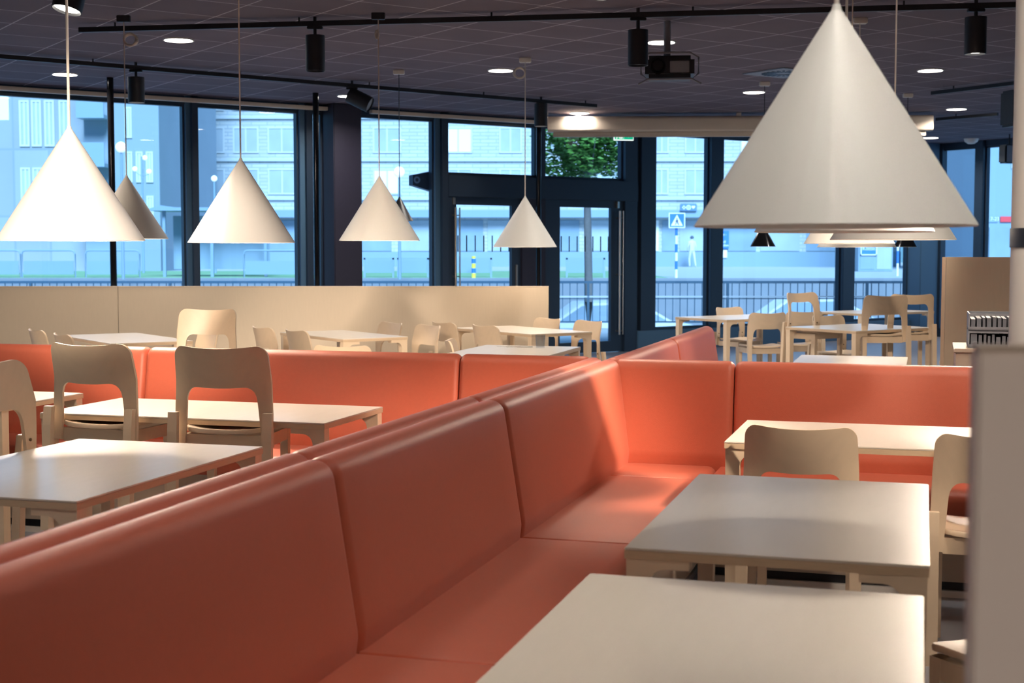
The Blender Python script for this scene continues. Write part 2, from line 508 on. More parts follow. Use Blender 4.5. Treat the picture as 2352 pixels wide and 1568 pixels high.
# ------------------------------------------------------------------ banquettes
def sweep_cushion(profile, L, r=0.022, bulge=0.0, n_end=5, n_mid=10):
    """closed profile in (y,z), swept along x with rounded, pinched ends"""
    cy = sum(p[0] for p in profile) / len(profile); cz = sum(p[1] for p in profile) / len(profile)
    xs = []
    for k in range(n_end + 1):
        a = k / n_end * math.pi / 2
        xs.append((r * (1 - math.cos(a)), r * (1 - math.sin(a))))
    sec = [(x, ins) for x, ins in xs]
    for k in range(1, n_mid):
        sec.append((r + (L - 2 * r) * k / n_mid, 0.0))
    sec += [(L - x, ins) for x, ins in reversed(xs)]
    bm = bmesh.new(); rings = []
    N = len(profile)
    for x, ins in sec:
        ring = []
        bl = bulge * math.sin(math.pi * min(1, max(0, x / L))) ** 0.5 if L > 0 else 0
        for i, (y, z) in enumerate(profile):
            p0 = profile[i - 1]; p1 = profile[(i + 1) % N]
            ty, tz = p1[0] - p0[0], p1[1] - p0[1]; l = math.hypot(ty, tz) or 1
            ny, nz = tz / l, -ty / l
            ring.append(bm.verts.new((x, y - ny * (ins - bl * 0.0), z - nz * ins)))
        rings.append(ring)
    for a, b in zip(rings, rings[1:]):
        for i in range(N):
            j = (i + 1) % N
            bm.faces.new((a[i], a[j], b[j], b[i]))
    bm.faces.new(rings[0][::-1]); bm.faces.new(rings[-1])
    m = MB(); m.bm.free(); m.bm = bm
    return m
def round_prof(pts, n=4):
    """pts: (y,z,r) corners, counter-clockwise; returns closed rounded profile"""
    out = []
    N = len(pts)
    for i in range(N):
        p = Vector(pts[i][:2]); a = Vector(pts[i - 1][:2]); b = Vector(pts[(i + 1) % N][:2]); r = pts[i][2]
        if r <= 0:
            out.append(tuple(p)); continue
        da = (a - p).normalized(); db = (b - p).normalized()
        ang = da.angle(db); t = r / math.tan(ang / 2)
        t = min(t, 0.48 * (a - p).length, 0.48 * (b - p).length); rr = t * math.tan(ang / 2)
        p1 = p + da * t; p2 = p + db * t
        c = p + (da + db).normalized() * (rr / math.sin(ang / 2))
        a1 = math.atan2(p1.y - c.y, p1.x - c.x); a2 = math.atan2(p2.y - c.y, p2.x - c.x)
        d = (a2 - a1 + math.pi) % (2 * math.pi) - math.pi
        for k in range(n + 1):
            q = a1 + d * k / n
            out.append((c.x + rr * math.cos(q), c.y + rr * math.sin(q)))
    # subdivide long edges so shading stays even
    res = []
    for i in range(len(out)):
        a = out[i]; b = out[(i + 1) % len(out)]
        res.append(a)
        L = math.hypot(a[0] - b[0], a[1] - b[1])
        k = int(L / 0.08)
        for j in range(1, k + 1):
            res.append((a[0] + (b[0] - a[0]) * j / (k + 1), a[1] + (b[1] - a[1]) * j / (k + 1)))
    return res
BACK = round_prof([(0.0, 0.40, 0.0), (0.012, 0.50, 0.10), (-0.055, 0.925, 0.055), (-0.148, 0.925, 0.050), (-0.148, 0.40, 0.0)], 7)
SEAT = round_prof([(0.42, 0.345, 0.02), (0.42, 0.45, 0.045), (0.0, 0.45, 0.0), (0.0, 0.345, 0.0)], 6)

def banquette(label, origin, rotz, backs, seats, group=None, end=None, y_base=0.385):
    """local x along the run, local y towards the sitter; backs/seats are lists of stations"""
    t = thing('banquette', label, 'banquette', origin, rotz, group)
    for a, b in zip(backs, backs[1:]):
        o = sweep_cushion(BACK, b - a - 0.002, 0.030).build('back_cushion', LEATHER, t, True)
        o.location.x = a + 0.001
    for a, b in zip(seats, seats[1:]):
        o = sweep_cushion(SEAT, b - a - 0.002, 0.012).build('seat_cushion', LEATHER, t, True)
        o.location.x = a + 0.001
    lo, hi = seats[0], seats[-1]
    MB().box((lo + 0.01, 0.0, 0.07), (hi - 0.01, y_base, 0.345), 0.003).build('base_panel', BASEM, t)
    MB().box((backs[0] + 0.005, -0.146, 0.07), (backs[-1] - 0.005, -0.002, 0.40), 0.003).build('back_panel', BASEM, t)
    MB().box((lo + 0.03, 0.0, 0.0), (hi - 0.03, y_base - 0.04, 0.07)).build('plinth', BLACK, t)
    MB().box((lo + 0.03, y_base - 0.04, 0.0), (hi - 0.03, y_base - 0.02, 0.028)).build('skirting_strip', WHITEP, t)
    return t
VJ = -1.315
# local x = u direction, local y = +v  -> needs mirrored frame: use x = -u for right-facing runs
def run_right(label, u0, u1, backs, seats):
    # faces +v: local x axis runs along -u, local y along +v
    o = W(u1, VJ)
    return banquette(label, (o.x, o.y, 0), -A_ROOM - R(90), [u1 - b for b in reversed(backs)], [u1 - s for s in reversed(seats)])
def run_left(label, u0, backs, seats, vj=-1.612):
    # faces -v: local x along +u, local y along -v
    o = W(0, vj)
    return banquette(label, (o.x, o.y, 0), R(90) - A_ROOM, backs, seats)
UC = 6.33
run_right('long orange leather banquette in the foreground that ends at the inner corner', 0.3, UC, [0.35, 1.70, 3.11, 4.54, UC + 0.085], [0.35, 1.70, 3.11, 4.55, 5.94, UC])
run_left('orange banquette back to back with the foreground one, facing the left tables', 0.3, [0.35, 1.8, 3.2, 4.6, UC + 0.17], [0.35, 1.8, 3.2, 4.6, UC + 0.09 - 0.44])
# right bench facing the camera: local x along -v ... faces -u
def run_front(label, uj, v0, backs, seats):
    o = W(uj, 0)
    return banquette(label, (o.x, o.y, 0), R(180) - A_ROOM, [-b for b in reversed(backs)], [-s for s in reversed(seats)])
run_front('orange banquette facing the camera on the right, behind the table with two chairs', UC, 0, [VJ - 0.085, -0.83, 0.98, 2.3], [VJ + 0.43, 0.98, 2.3])
run_front('orange banquette facing the camera on the left, behind the hooked-on chairs', UC + 0.09, 0, [-6.7, -5.45, -3.93, -2.19, -1.535], [-6.7, -5.45, -3.93, -2.19, -1.615])
run_right('far end of the orange banquette spine rising past the cross-shaped junction', 6.6, 9.45, [6.435, 8.0, 9.45], [6.49, 8.0, 9.45])

# ------------------------------------------------------------------ tables
TT = 0.73
def leg_profile(flip):
    # bentwood L-leg: vertical post that curves into a short arm under the top
    z1 = TT - 0.026
    pts = [(0.004, 0.0), (0.0, z1), (0.15, z1), (0.15, z1 - 0.022)]
    cx, cz, r = 0.052 + 0.045, z1 - 0.022 - 0.045, 0.045
    for k in range(7):
        a = R(90 + 90 * k / 6)
        pts.append((cx + r * math.cos(a), cz + r * math.sin(a)))
    pts += [(0.044, 0.0)]
    return [(flip * x, z) for x, z in pts]
def make_table(w, l, label, loc, rotz, group):
    t = thing('dining_table', label, 'table', loc, rotz, group)
    MB().box((-w / 2, -l / 2, TT - 0.006), (w / 2, l / 2, TT), 0.002).build('tabletop', TOP, t)
    e = MB().box((-w / 2 + 0.0005, -l / 2 + 0.0005, TT - 0.026), (w / 2 - 0.0005, l / 2 - 0.0005, TT - 0.0062)).build('edge_band', EDGE, t)
    for sx in (-1, 1):
        for sy in (-1, 1):
            m = MB()
            x0 = sx * (w / 2 - 0.004)
            M = Matrix.Translation((x0, sy * (l / 2 - 0.030), 0))
            m.prism(leg_profile(-sx), -0.025, 0.025, 'y', M)
            m.build('leg', BIRCH, t)
    return t
def tbl(u0, u1, v0, v1, label, group='pale birch tables'):
    c = W((u0 + u1) / 2, (v0 + v1) / 2)
    return make_table(v1 - v0, u1 - u0, label, (c.x, c.y, 0), -A_ROOM, group)
tbl(1.78, 2.925, -0.69, 0.01, 'nearest pale birch table, cut off by the bottom edge of the photo')
tbl(3.204, 4.352, -0.672, 0.022, 'whole pale table in the right foreground, just beyond the nearest one')
tbl(5.12, 5.81, -0.70, 0.58, 'pale table on the right with two chairs, in front of the orange banquette')
tbl(3.365, 4.515, -3.03, -2.27, 'glossy pale table at left with a round pendant reflection on its top')
tbl(5.20, 5.84, -3.685, -2.338, 'pale table on the left with two chairs hooked onto its front edge')
tbl(5.35, 5.99, -5.28, -3.99, 'pale table cut by the left edge of the photo, behind the yellowish chair')
tbl(7.62, 8.27, -5.2, -3.95, 'table hidden behind the left banquette, under the chair standing tallest there')
tbl(8.80, 9.95, -3.15, -2.42, 'small pale table behind the left banquette, with a glass tumbler on it')
tbl(8.45, 9.60, -0.795, -0.10, 'bluish-white tabletop showing just above the right banquette')
A_P = A_FAC                          # facade-aligned tables: local x along the glass front
def ftbl(cx, cy, w, l, label):
    return make_table(w, l, label, (cx, cy, 0), A_FAC, 'pale birch tables')
ftbl(-3.147, 11.29, 0.66, 1.30, 'brightly lit table at far left in front of the birch partition')
ftbl(-1.436, 11.77, 0.60, 1.18, 'shaded table in front of the middle of the birch partition')
ftbl(0.08, 12.465, 0.65, 1.25, 'brightly lit table at the right end of the birch partition')
ftbl(2.49, 14.93, 1.25, 0.80, 'far table by the window at the tip of the orange banquette')
ftbl(3.22, 12.89, 1.05, 0.86, 'far right table with several chairs hooked onto it, near the tall wood panel')
ftbl(4.25, 16.3, 1.25, 0.70, 'farthest table by the window, mostly hidden behind chairs')

# ------------------------------------------------------------------ chairs
def back_shell(panel=0.165, hw_top=0.200, top=0.80, low=0.385, lower_panel=False):
    bm = bmesh.new()
    def hw(z):
        return hw_top + (top - z) / (top - low) * 0.014
    rt = 0.050
    pts = []
    # outer outline, starting low right, anticlockwise seen from behind
    def arc(cx, cz, r, a0, a1, n=8):
        return [(cx + r * math.cos(R(a0 + (a1 - a0) * k / n)), cz + r * math.sin(R(a0 + (a1 - a0) * k / n))) for k in range(n + 1)]
    leg = 0.056
    zc = top - panel
    ri = 0.055
    out = [(hw(low), low)] + [(hw(z), z) for z in (0.45, 0.55, 0.65)] + arc(hw_top - rt, top - rt, rt, 0, 90)
    out += arc(-(hw_top - rt), top - rt, rt, 90, 180) + [(-hw(z), z) for z in (0.65, 0.55, 0.45)] + [(-hw(low), low)]
    hi = hw(0.6) - leg
    out += [(-hw(low) + leg - 0.008, low)] + arc(-(hi - ri), zc - ri, ri, 180, 90) + arc(hi - ri, zc - ri, ri, 90, 0) + [(hw(low) - leg + 0.008, low)]
    vs = [bm.verts.new((x, 0, z)) for x, z in out]
    bm.faces.new(vs)
    for k in range(-11, 12):
        bmesh.ops.bisect_plane(bm, geom=list(bm.verts) + list(bm.edges) + list(bm.faces), plane_co=(k * 0.018, 0, 0), plane_no=(1, 0, 0))
    for k in range(8):
        bmesh.ops.bisect_plane(bm, geom=list(bm.verts) + list(bm.edges) + list(bm.faces), plane_co=(0, 0, low + 0.03 + k * 0.05), plane_no=(0, 0, 1))
    for v in bm.verts:
        x, z = v.co.x, v.co.z
        t = (z - 0.40) / 0.40
        v.co.y = -0.178 - 0.062 * max(0, t) ** 1.3 + 0.052 * (x / 0.2) ** 2 * min(1, max(0, t * 1.6)) - 0.012 * max(0, t)
        if z > 0.585:
            v.co.z = z + 0.012 * (min(abs(x), 0.17) / 0.17) ** 2 * min(1, (z - 0.585) / 0.04) - 0.005
    # thickness
    geo = bmesh.ops.solidify(bm, geom=list(bm.faces), thickness=0.013)
    m = MB(); m.bm.free(); m.bm = bm
    return m
def seat_mesh():
    bm = bmesh.new()
    n, k = 14, 14
    W0, D0 = 0.185, 0.195
    pts = []
    for q in range(48):
        a = 2 * math.pi * q / 48
        c, s = math.cos(a), math.sin(a)
        e = 0.42
        pts.append((W0 * math.copysign(abs(c) ** e, c), D0 * math.copysign(abs(s) ** e, s) + 0.01))
    rings = []
    for f, dz in ((1.0, 0.0), (0.985, 0.006), (0.8, 0.003), (0.5, -0.004), (0.2, -0.006)):
        rings.append([bm.verts.new((x * f, 0.01 + (y - 0.01) * f, 0.449 + dz + 0.012 * (x * f / W0) ** 2 - 0.012 * max(0, (y * f) / D0) ** 3)) for x, y in pts])
    c = bm.verts.new((0, 0.01, 0.443))
    low = [bm.verts.new((v.co.x * 0.99, v.co.y, v.co.z - 0.012)) for v in rings[0]]
    cl = bm.verts.new((0, 0.01, 0.432))
    for a, b in zip(rings, rings[1:]):
        for i in range(48):
            j = (i + 1) % 48
            bm.faces.new((a[i], a[j], b[j], b[i]))
    for i in range(48):
        j = (i + 1) % 48
        bm.faces.new((rings[-1][i], rings[-1][j], c))
        bm.faces.new((low[i], rings[0][i], rings[0][j], low[j])) if False else bm.faces.new((low[j], low[i], rings[0][i], rings[0][j]))
        bm.faces.new((cl, low[j], low[i]))
    m = MB(); m.bm.free(); m.bm = bm
    return m
GROUP_CH = 'birch plywood chairs'
def make_chair(label, loc, rotz, panel=0.165, name='dining_chair'):
    t = thing(name, label, 'chair', loc, rotz, GROUP_CH)
    back_shell(panel).build('backrest', BIRCH, t, True)
    seat_mesh().build('seat', BIRCH, t, True)
    m = MB()
    m.box((-0.165, -0.160, 0.375), (0.165, -0.142, 0.433)); m.box((-0.165, 0.135, 0.385), (0.165, 0.152, 0.430))
    m.box((-0.183, -0.160, 0.380), (-0.165, 0.15, 0.432)); m.box((0.165, -0.160, 0.380), (0.183, 0.15, 0.432))
    m.build('seat_rail', BIRCH, t)
    for sx in (-1, 1):
        m = MB()
        m.prism([(-0.224, 0.0), (-0.198, 0.50), (-0.192, 0.53), (-0.218, 0.53), (-0.232, 0.50) if False else (-0.228, 0.45), (-0.258, 0.0)], min(sx * 0.182, sx * 0.222), max(sx * 0.182, sx * 0.222), 'x')
        m.build('leg', BIRCH, t)
        m = MB()
        m.prism([(0.125, 0.0), (0.118, 0.432), (0.158, 0.432), (0.150, 0.0)], min(sx * 0.150, sx * 0.184), max(sx * 0.150, sx * 0.184), 'x')
        m.build('leg', BIRCH, t)
    m = MB()
    for sx in (-1, 1):
        for z in (0.465, 0.515):
            m.cyl((sx * 0.178, -0.158, z), (sx * 0.178, -0.172, z), 0.006, 10)
    m.build('screw', BRASS, t, True)
    return t
CHN = [None, None]
def chair(x, y, face, label, lift=0.0, slim=False):
    """face: heading of the sitter in degrees clockwise from +Y (the view direction)"""
    k = 1 if slim else 0
    rz = -R(face)
    if CHN[k] is None:
        CHN[k] = make_chair(label, (x, y, lift), rz, 0.085 if slim else 0.165)
        return CHN[k]
    return dup(CHN[k], (x, y, lift), rz, label, GROUP_CH)
def chuv(u, v, face, label, lift=0.0, slim=False):
    p = W(u, v)
    return chair(p.x, p.y, face, label, lift, slim)
LIFT = 0.238
chuv(5.27, -0.42, 16.5, 'chair pushed in at the left half of the right-hand table, seen from behind')
chuv(5.21, 0.235, 14, 'chair at the right-hand table partly hidden by the blurred near panel')
chuv(5.33, -2.80, 8, 'hooked-on chair nearest the middle, second from left of the big chair backs', LIFT)
chuv(5.34, -3.385, 19, 'hooked-on chair directly left of its twin, under the second pendant from left', LIFT)
chuv(4.13, -2.90, 100, 'yellowish lit chair cut by the left edge, hooked onto the glossy table', LIFT)
chuv(3.55, 0.27, -24, 'chair in the lower right corner wedged beside the nearest table')
chuv(8.22, -4.60, 196.5 - 8, 'bright chair standing tall against the birch partition, hooked on a hidden table', LIFT)
# T5 (far left)
def fch(cx, cy, side, along, label, d=0.42, lift=0.0, twist=0.0, slim=False, back=0.24):
    """chair at a facade-aligned table: side -1 = west long side, +1 = east long side; along = metres towards the glass"""
    p = Vector((cx, cy, 0)) + FE * side * d + FN * along
    face = 90 - math.degrees(A_FAC)
    if side > 0:
        face += 180
    return chair(p.x, p.y, face + twist, label, lift, slim)
fch(-3.147, 11.29, -1, 0.28, 'chair at far left whose small dark curved top shows above the banquette')
fch(-3.147, 11.29, -1, -0.42, 'chair between the far left one and the big hooked-on chair backs')
fch(-3.147, 11.29, 1, -0.28, 'small white-lit chair seen through the opening of the bright tall chair')
fch(-1.436, 11.77, -1, 0.20, 'chair left of the shaded table, its back farthest left', 0.44)
fch(-1.436, 11.77, -1, -0.36, 'chair left of the shaded table, nearer and overlapping it', 0.40)
fch(-1.436, 11.77, 1, 0.22, 'chair right of the shaded table with its back turned to the partition', 0.40)
fch(-1.436, 11.77, 1, -0.32, 'chair right of the shaded table, seen nearly edge on', 0.46)
fch(0.08, 12.465, -1, 0.32, 'chair at the lit end table, left side, closer to the partition', 0.42)
fch(0.08, 12.465, -1, -0.32, 'chair at the lit end table, left side, with a brownish back in mid view', 0.40)
fch(0.08, 12.465, 1, 0.36, 'chair at the lit end table, right side, farther one by the entrance', 0.36)
fch(0.08, 12.465, 1, -0.22, 'whitest chair at the lit end table, right side, in front of the entrance doors', 0.40)
chuv(9.40, -3.02, 92, 'pale curved chair tucked into the left side of the small tumbler table')
chuv(8.78, -3.75, 10, 'chair of which only the bright top edge clears the banquette, mid left')
# right far group
def fch2(cx, cy, side, along, label, d, lift=0.0, twist=0.0, slim=False):
    """chair on the room side (-1) or glass side (+1) of a table that lies along the glass"""
    p = Vector((cx, cy, 0)) + FN * side * d + FE * along
    face = -math.degrees(A_FAC) + (180 if side > 0 else 0)
    return chair(p.x, p.y, face + twist, label, lift, slim)
fch2(2.49, 14.93, -1, -0.17, 'chair seen from behind right of the banquette tip, nearest to it', 0.42, 0, 22)
fch2(2.49, 14.93, -1, 0.38, 'second chair right of the banquette tip, at the same far table', 0.42, 0, 26)
fch2(2.49, 14.93, 1, 0.38, 'chair behind the far table, back against the window sill', 0.45, 0, 0)
fch2(3.22, 12.89, 1, -0.24, 'hooked-on chair with a thin top rail, left one behind the far right table', 0.31, LIFT, 0, True)
fch2(3.22, 12.89, 1, 0.30, 'chair behind the far right table, rounded back below the thin-railed one', 0.50, 0, 6)
fch2(3.22, 12.89, -1, -0.10, 'hooked-on chair with a broad back in front of the far right table', 0.31, LIFT, 30)
fch2(3.22, 12.89, -1, 0.36, 'hooked-on chair with thin top rail closest to the tall wood panel', 0.24, LIFT, 36, True)
chair(4.02, 12.35, -80, 'yellowish chair half hidden behind the tall wood panel, upper one')
chair(3.72, 11.35, -95, 'brown shaded chair half hidden behind the tall wood panel, lower one')
chair(2.98, 9.55, -60, 'whitish chair back just above the right banquette beside the tall wood panel')

# tumbler and cutlery
gp = at_z(1241, 799, TT)
t = thing('tumbler', 'clear glass tumbler on the small table behind the left banquette', 'glass', gp)
MB().lathe([(0, 0), (0.031, 0), (0.037, 0.095), (0.0345, 0.095), (0.029, 0.012), (0, 0.012)], 32).build('glass_body', TUMBLER, t, True)
for px, py, rz, lb in [(1168, 795.5, 75, 'fork lying on the tumbler table, left of the glass'), (1193, 797.5, 105, 'knife lying beside the fork, left of the glass')]:
    q = at_z(px, py, TT)
    t = thing('fork' if 'fork' in lb[:5] else 'knife', lb, 'cutlery', (q.x, q.y, TT), R(rz))
    MB().box((-0.004, -0.10, 0.0), (0.004, 0.02, 0.004), 0.001).build('handle', STEEL, t)
    m = MB()
    if lb.startswith('fork'):
        for k in (-1, 0, 1):
            m.box((k * 0.007 - 0.002, 0.045, 0.001), (k * 0.007 + 0.002, 0.09, 0.003))
        m.box((-0.010, 0.02, 0.001), (0.010, 0.046, 0.003))
        m.build('tines', STEEL, t)
    else:
        m.prism([(-0.006, 0.02), (0.008, 0.02), (0.009, 0.07), (0.0, 0.10), (-0.006, 0.09)], 0.001, 0.0025, 'z')
        m.build('blade', STEEL, t)

# ------------------------------------------------------------------ partitions, column, near panel
t = thing('partition', 'low birch plywood partition running across the room in front of the windows', 'partition', (0, 13.55, 0))
for a, b in ((-6.75, -3.835), (-3.83, 0.356)):
    MB().box((a, 0, 0.0), (b, 0.04, 1.085), 0.002).build('panel', PARTM, t)
MB().box((-6.75, -0.003, 1.0855), (0.356, 0.043, 1.092)).build('top_strip', CREAM, t)
# tall wood panel at the right
pz = at_d(2173, 590, 8.2)
t = thing('tall_panel', 'tall plain wood panel at the right, left of the white column', 'panel', (pz.x, pz.y, 0), -A_ROOM)
MB().box((0, 0, 0), (1.6, 0.06, pz.z), 0.002).build('panel', PARTM, t)
MB().box((-0.022, -0.002, 0), (-0.001, 0.062, pz.z), 0.002).build('edge_strip', BIRCH, t)
# cabinet with the slotted trays in front of it
cb = W(6.62, 0.0)
cx, cy = 2.22, 6.95
t = thing('side_cabinet', 'low brown-beige cabinet behind the right banquette under the grey slotted trays', 'cabinet', (cx, cy, 0), -A_ROOM)
MB().box((0, 0, 0.06), (0.9, 0.5, 0.925), 0.004).build('body', BASEM, t)
MB().box((-0.01, -0.01, 0.925), (0.91, 0.51, 0.945), 0.003).build('worktop', BASEM, t)
MB().box((0.03, 0.03, 0), (0.87, 0.47, 0.06)).build('plinth', BLACK, t)
for k, lb in enumerate(['lower grey slotted tray of the pair on the cabinet by the white column', 'upper grey slotted tray of the pair on the cabinet by the white column']):
    z0 = 0.945 + k * 0.088
    p = Vector((cx, cy, 0)) + Matrix.Rotation(-A_ROOM, 3, 'Z') @ Vector((0.06, 0.08, z0))
    t = thing('slotted_tray', lb, 'tray', p, -A_ROOM, 'stacked slotted trays')
    m = MB()
    m.box((0, 0, 0), (0.42, 0.32, 0.006)); m.box((0, 0, 0), (0.006, 0.32, 0.084)); m.box((0.414, 0, 0), (0.42, 0.32, 0.084)); m.box((0, 0.314, 0), (0.42, 0.32, 0.084)); m.box((0, 0, 0.0), (0.42, 0.006, 0.018)); m.box((0, 0, 0.074), (0.42, 0.006, 0.084))
    m.build('tray_shell', GREYST, t)
    m = MB()
    x = 0.012
    while x < 0.40:
        wd = random.choice([0.012, 0.02, 0.03, 0.016])
        m.box((x, 0.008, 0.007), (min(x + wd, 0.41), 0.30, 0.055 + random.random() * 0.015)); x += wd + 0.008
    c = m.build('tray_contents', MENU, t)
    c['label'] = 'dark upright contents in the tray'
# round white column with a black band
t = thing('round_column', 'round white plaster column with a black band at the right edge', 'column', (1.585, 3.95, 0))
MB().cyl((0, 0, 0), (0, 0, CEIL), 0.165, 64).build('shaft', PLASTER, t, True)
zb = at_d(2320, 546, 3.95).z
MB().lathe([(0.1655, zb - 0.027), (0.168, zb - 0.027), (0.168, zb + 0.027), (0.1655, zb + 0.027)], 64, closed=True).build('band', BLACK, t, True)
# blurred near panel
npn = at_d(2246, 806, 1.22)
t = thing('near_divider', 'blurred taupe divider close to the camera along the right edge', 'divider', (npn.x, npn.y, 0), R(-8))
MB().box((0, 0, 0), (0.46, 0.035, npn.z), 0.003).build('panel', NEARM, t)
MB().box((0.001, 0.001, npn.z + 0.0003), (0.459, 0.034, npn.z + 0.004)).build('top_strip', BASEM, t)

# ------------------------------------------------------------------ pendants
def cone_pendant(label, loc, D, drop_to, H=0.46, m=LAMPW, inn=LAMPIN, cord=CORDW, bulb=6.0, name='pendant_lamp', group='white cone pendants', rim=True, canopy=None, loop=None, cr=0.0045, cat='pendant lamp'):
    t = thing(name, label, cat, loc, 0, group)
    r = D / 2
    MB().lathe([(0.012, H), (0.016, H - 0.006), (r, 0.0), (r - 0.0025, -0.001)], 96).build('shade', m, t, True)
    MB().lathe([(0.010, H - 0.02), (r - 0.004, 0.0015), (r - 0.0022, -0.0015)], 96).build('shade_inside', inn, t, True)
    MB().lathe([(0, H + 0.014), (0.008, H + 0.014), (0.012, H - 0.002), (0, H - 0.002)], 24).build('cap', m, t, True)
    top = drop_to - loc[2]
    MB().cyl((0, 0, H + 0.01), (0, 0, top), cr, 10).build('cord', cord, t, True)
    q = H / 0.46
    MB().cyl((0, 0, H - 0.16 * q), (0, 0, H - 0.09 * q), 0.02 * q, 20).build('socket', BLACK, t, True)
    bmesh_b = MB().lathe([(0, H - 0.27 * q), (0.025 * q, H - 0.262 * q), (0.036 * q, H - 0.235 * q), (0.034 * q, H - 0.205 * q), (0.016 * q, H - 0.165 * q), (0, H - 0.16 * q)], 24)
    bmesh_b.build('bulb', emit('bulb_glow', (1.0, 0.86, 0.7), 12) if bulb else WHITEP, t, True)
    if bulb:
        lamp_obj('bulb_light', 'POINT', (0, 0, H - 0.31 * q), bulb, WARM, t, shadow_soft_size=0.04)
    if canopy == 'box':
        MB().box((-0.055, -0.03, top - 0.045), (0.055, 0.03, top), 0.006).build('canopy', WHITEP, t, True)
    elif canopy == 'track':
        MB().box((-0.05, -0.018, top - 0.03), (0.05, 0.018, top + 0.02), 0.004).build('track_adapter', BLACK, t, True)
    if loop:
        z, rr, sd = loop
        m2 = MB()
        for q in range(3):
            pts = [(sd * (rr - rr * math.cos(a)) * (1 + 0.05 * q), 0.006 * q - 0.006, top - z + rr * math.sin(a) * (1 - 0.06 * q)) for a in [2 * math.pi * k / 24 for k in range(25)]]
            m2.tube(pts, 0.009, 6)
        m2.build('cord_coil', CORDW, t, True)
    return t
def pend(px, rim_y, wpx, label, **kw):
    d = 0.6 * FPX / wpx
    p = at_d(px, rim_y, d)
    return cone_pendant(label, p, 0.6, kw.pop('top', CEIL), **kw)
pend(164, 552, 329, 'brilliant white cone pendant, the largest on the left side', bulb=26, canopy='track', top=3.15, cr=0.006)
pend(293, 548, 183, 'small shaded cone pendant half hidden behind the brilliant white one', bulb=10, canopy='track', top=3.16, loop=(0.16, 0.045, 1))
pend(555, 557, 243, 'cone pendant lit on its left half, second large one from left', bulb=16, canopy='track', top=3.15)
pend(872, 552, 185, 'off-white cone pendant left of the entrance doors, in front of a dark cone', bulb=14, canopy='track', top=3.16, loop=(0.14, 0.028, -0.35))
pend(1206, 567, 147, 'off-white cone pendant hanging in front of the entrance doors', bulb=14, canopy='box', loop=(0.14, 0.05, -1))
pend(1914, 519, 634, 'huge grey-white cone pendant hanging nearest the camera at the right', canopy='track', top=3.15, cr=0.006, bulb=0)
pend(1937, 532, 403, 'cone pendant directly behind the huge one, mostly covered by it', canopy='track', top=3.15, bulb=0)
pend(2050, 550, 281, 'white cone pendant whose right tip sticks out behind the huge one', canopy='track', top=3.15)
pend(1950, 559, 204, 'cone pendant below and behind the huge one, its rim brown and white', canopy='track', top=3.15)
pend(1967, 567, 177, 'lowest and farthest white cone pendant under the huge one, only its rim visible', canopy='box')
INB = mat('black_lamp_inside', (0.5, 0.5, 0.5), 0.3)
for px, ry, wp, lb, b in [(1752, 566, 58, 'small glossy black cone pendant left of the group under the huge pendant', 3),
                       (2079, 567, 54, 'small glossy black cone pendant right of the group under the huge pendant', 3),
                       (918, 507, 62, 'flat black cone pendant peeking out behind the off-white one', 0)]:
    d = 0.27 * FPX / wp
    cone_pendant(lb, at_d(px, ry, d), 0.27, CEIL, 0.225, GLOSSK if b else BLACK, INB, BLACK, b, 'black_pendant_lamp', 'black cone pendants', cr=0.004, canopy='box')

# ------------------------------------------------------------------ tracks, spots, downlights
def track(p0, p1, label, th=0.036):
    p0, p1 = Vector(p0), Vector(p1); L = (p1 - p0).length
    t = thing('lighting_track', label, 'lighting track', (p0.x, p0.y, 3.15), math.atan2(p1.y - p0.y, p1.x - p0.x), 'black lighting tracks')
    MB().box((0, -th / 2, 0), (L, th / 2, 0.04), 0.003).build('rail', BLACK, t)
    m = MB()
    k = 0.3
    while k < L:
        m.cyl((k, 0, 0.04), (k, 0, CEIL - 3.15), 0.008, 8); k += 1.5
    m.build('hanger', BLACK, t)
    return t
pa0, pa1 = at_z(182, 69, 3.17), at_z(2340, 11, 3.17)
track(pa0, pa1, 'long black track crossing the ceiling at the top of the photo')
pb0, pb1 = at_z(-260, 108, 3.17), at_z(1370, 243, 3.17)
track(pb0, pb1, 'black track along the window side, sloping down to the middle of the photo')
tc0, tc1 = at_z(2140, 214, 3.17), at_z(2420, 180, 3.17)
track(tc0, tc1, 'short black track near the right edge, upper of two')
td0, td1 = at_z(2150, 274, 3.17), at_z(2292, 262, 3.17)
track(td0, td1, 'short black track near the right edge, lower of two')

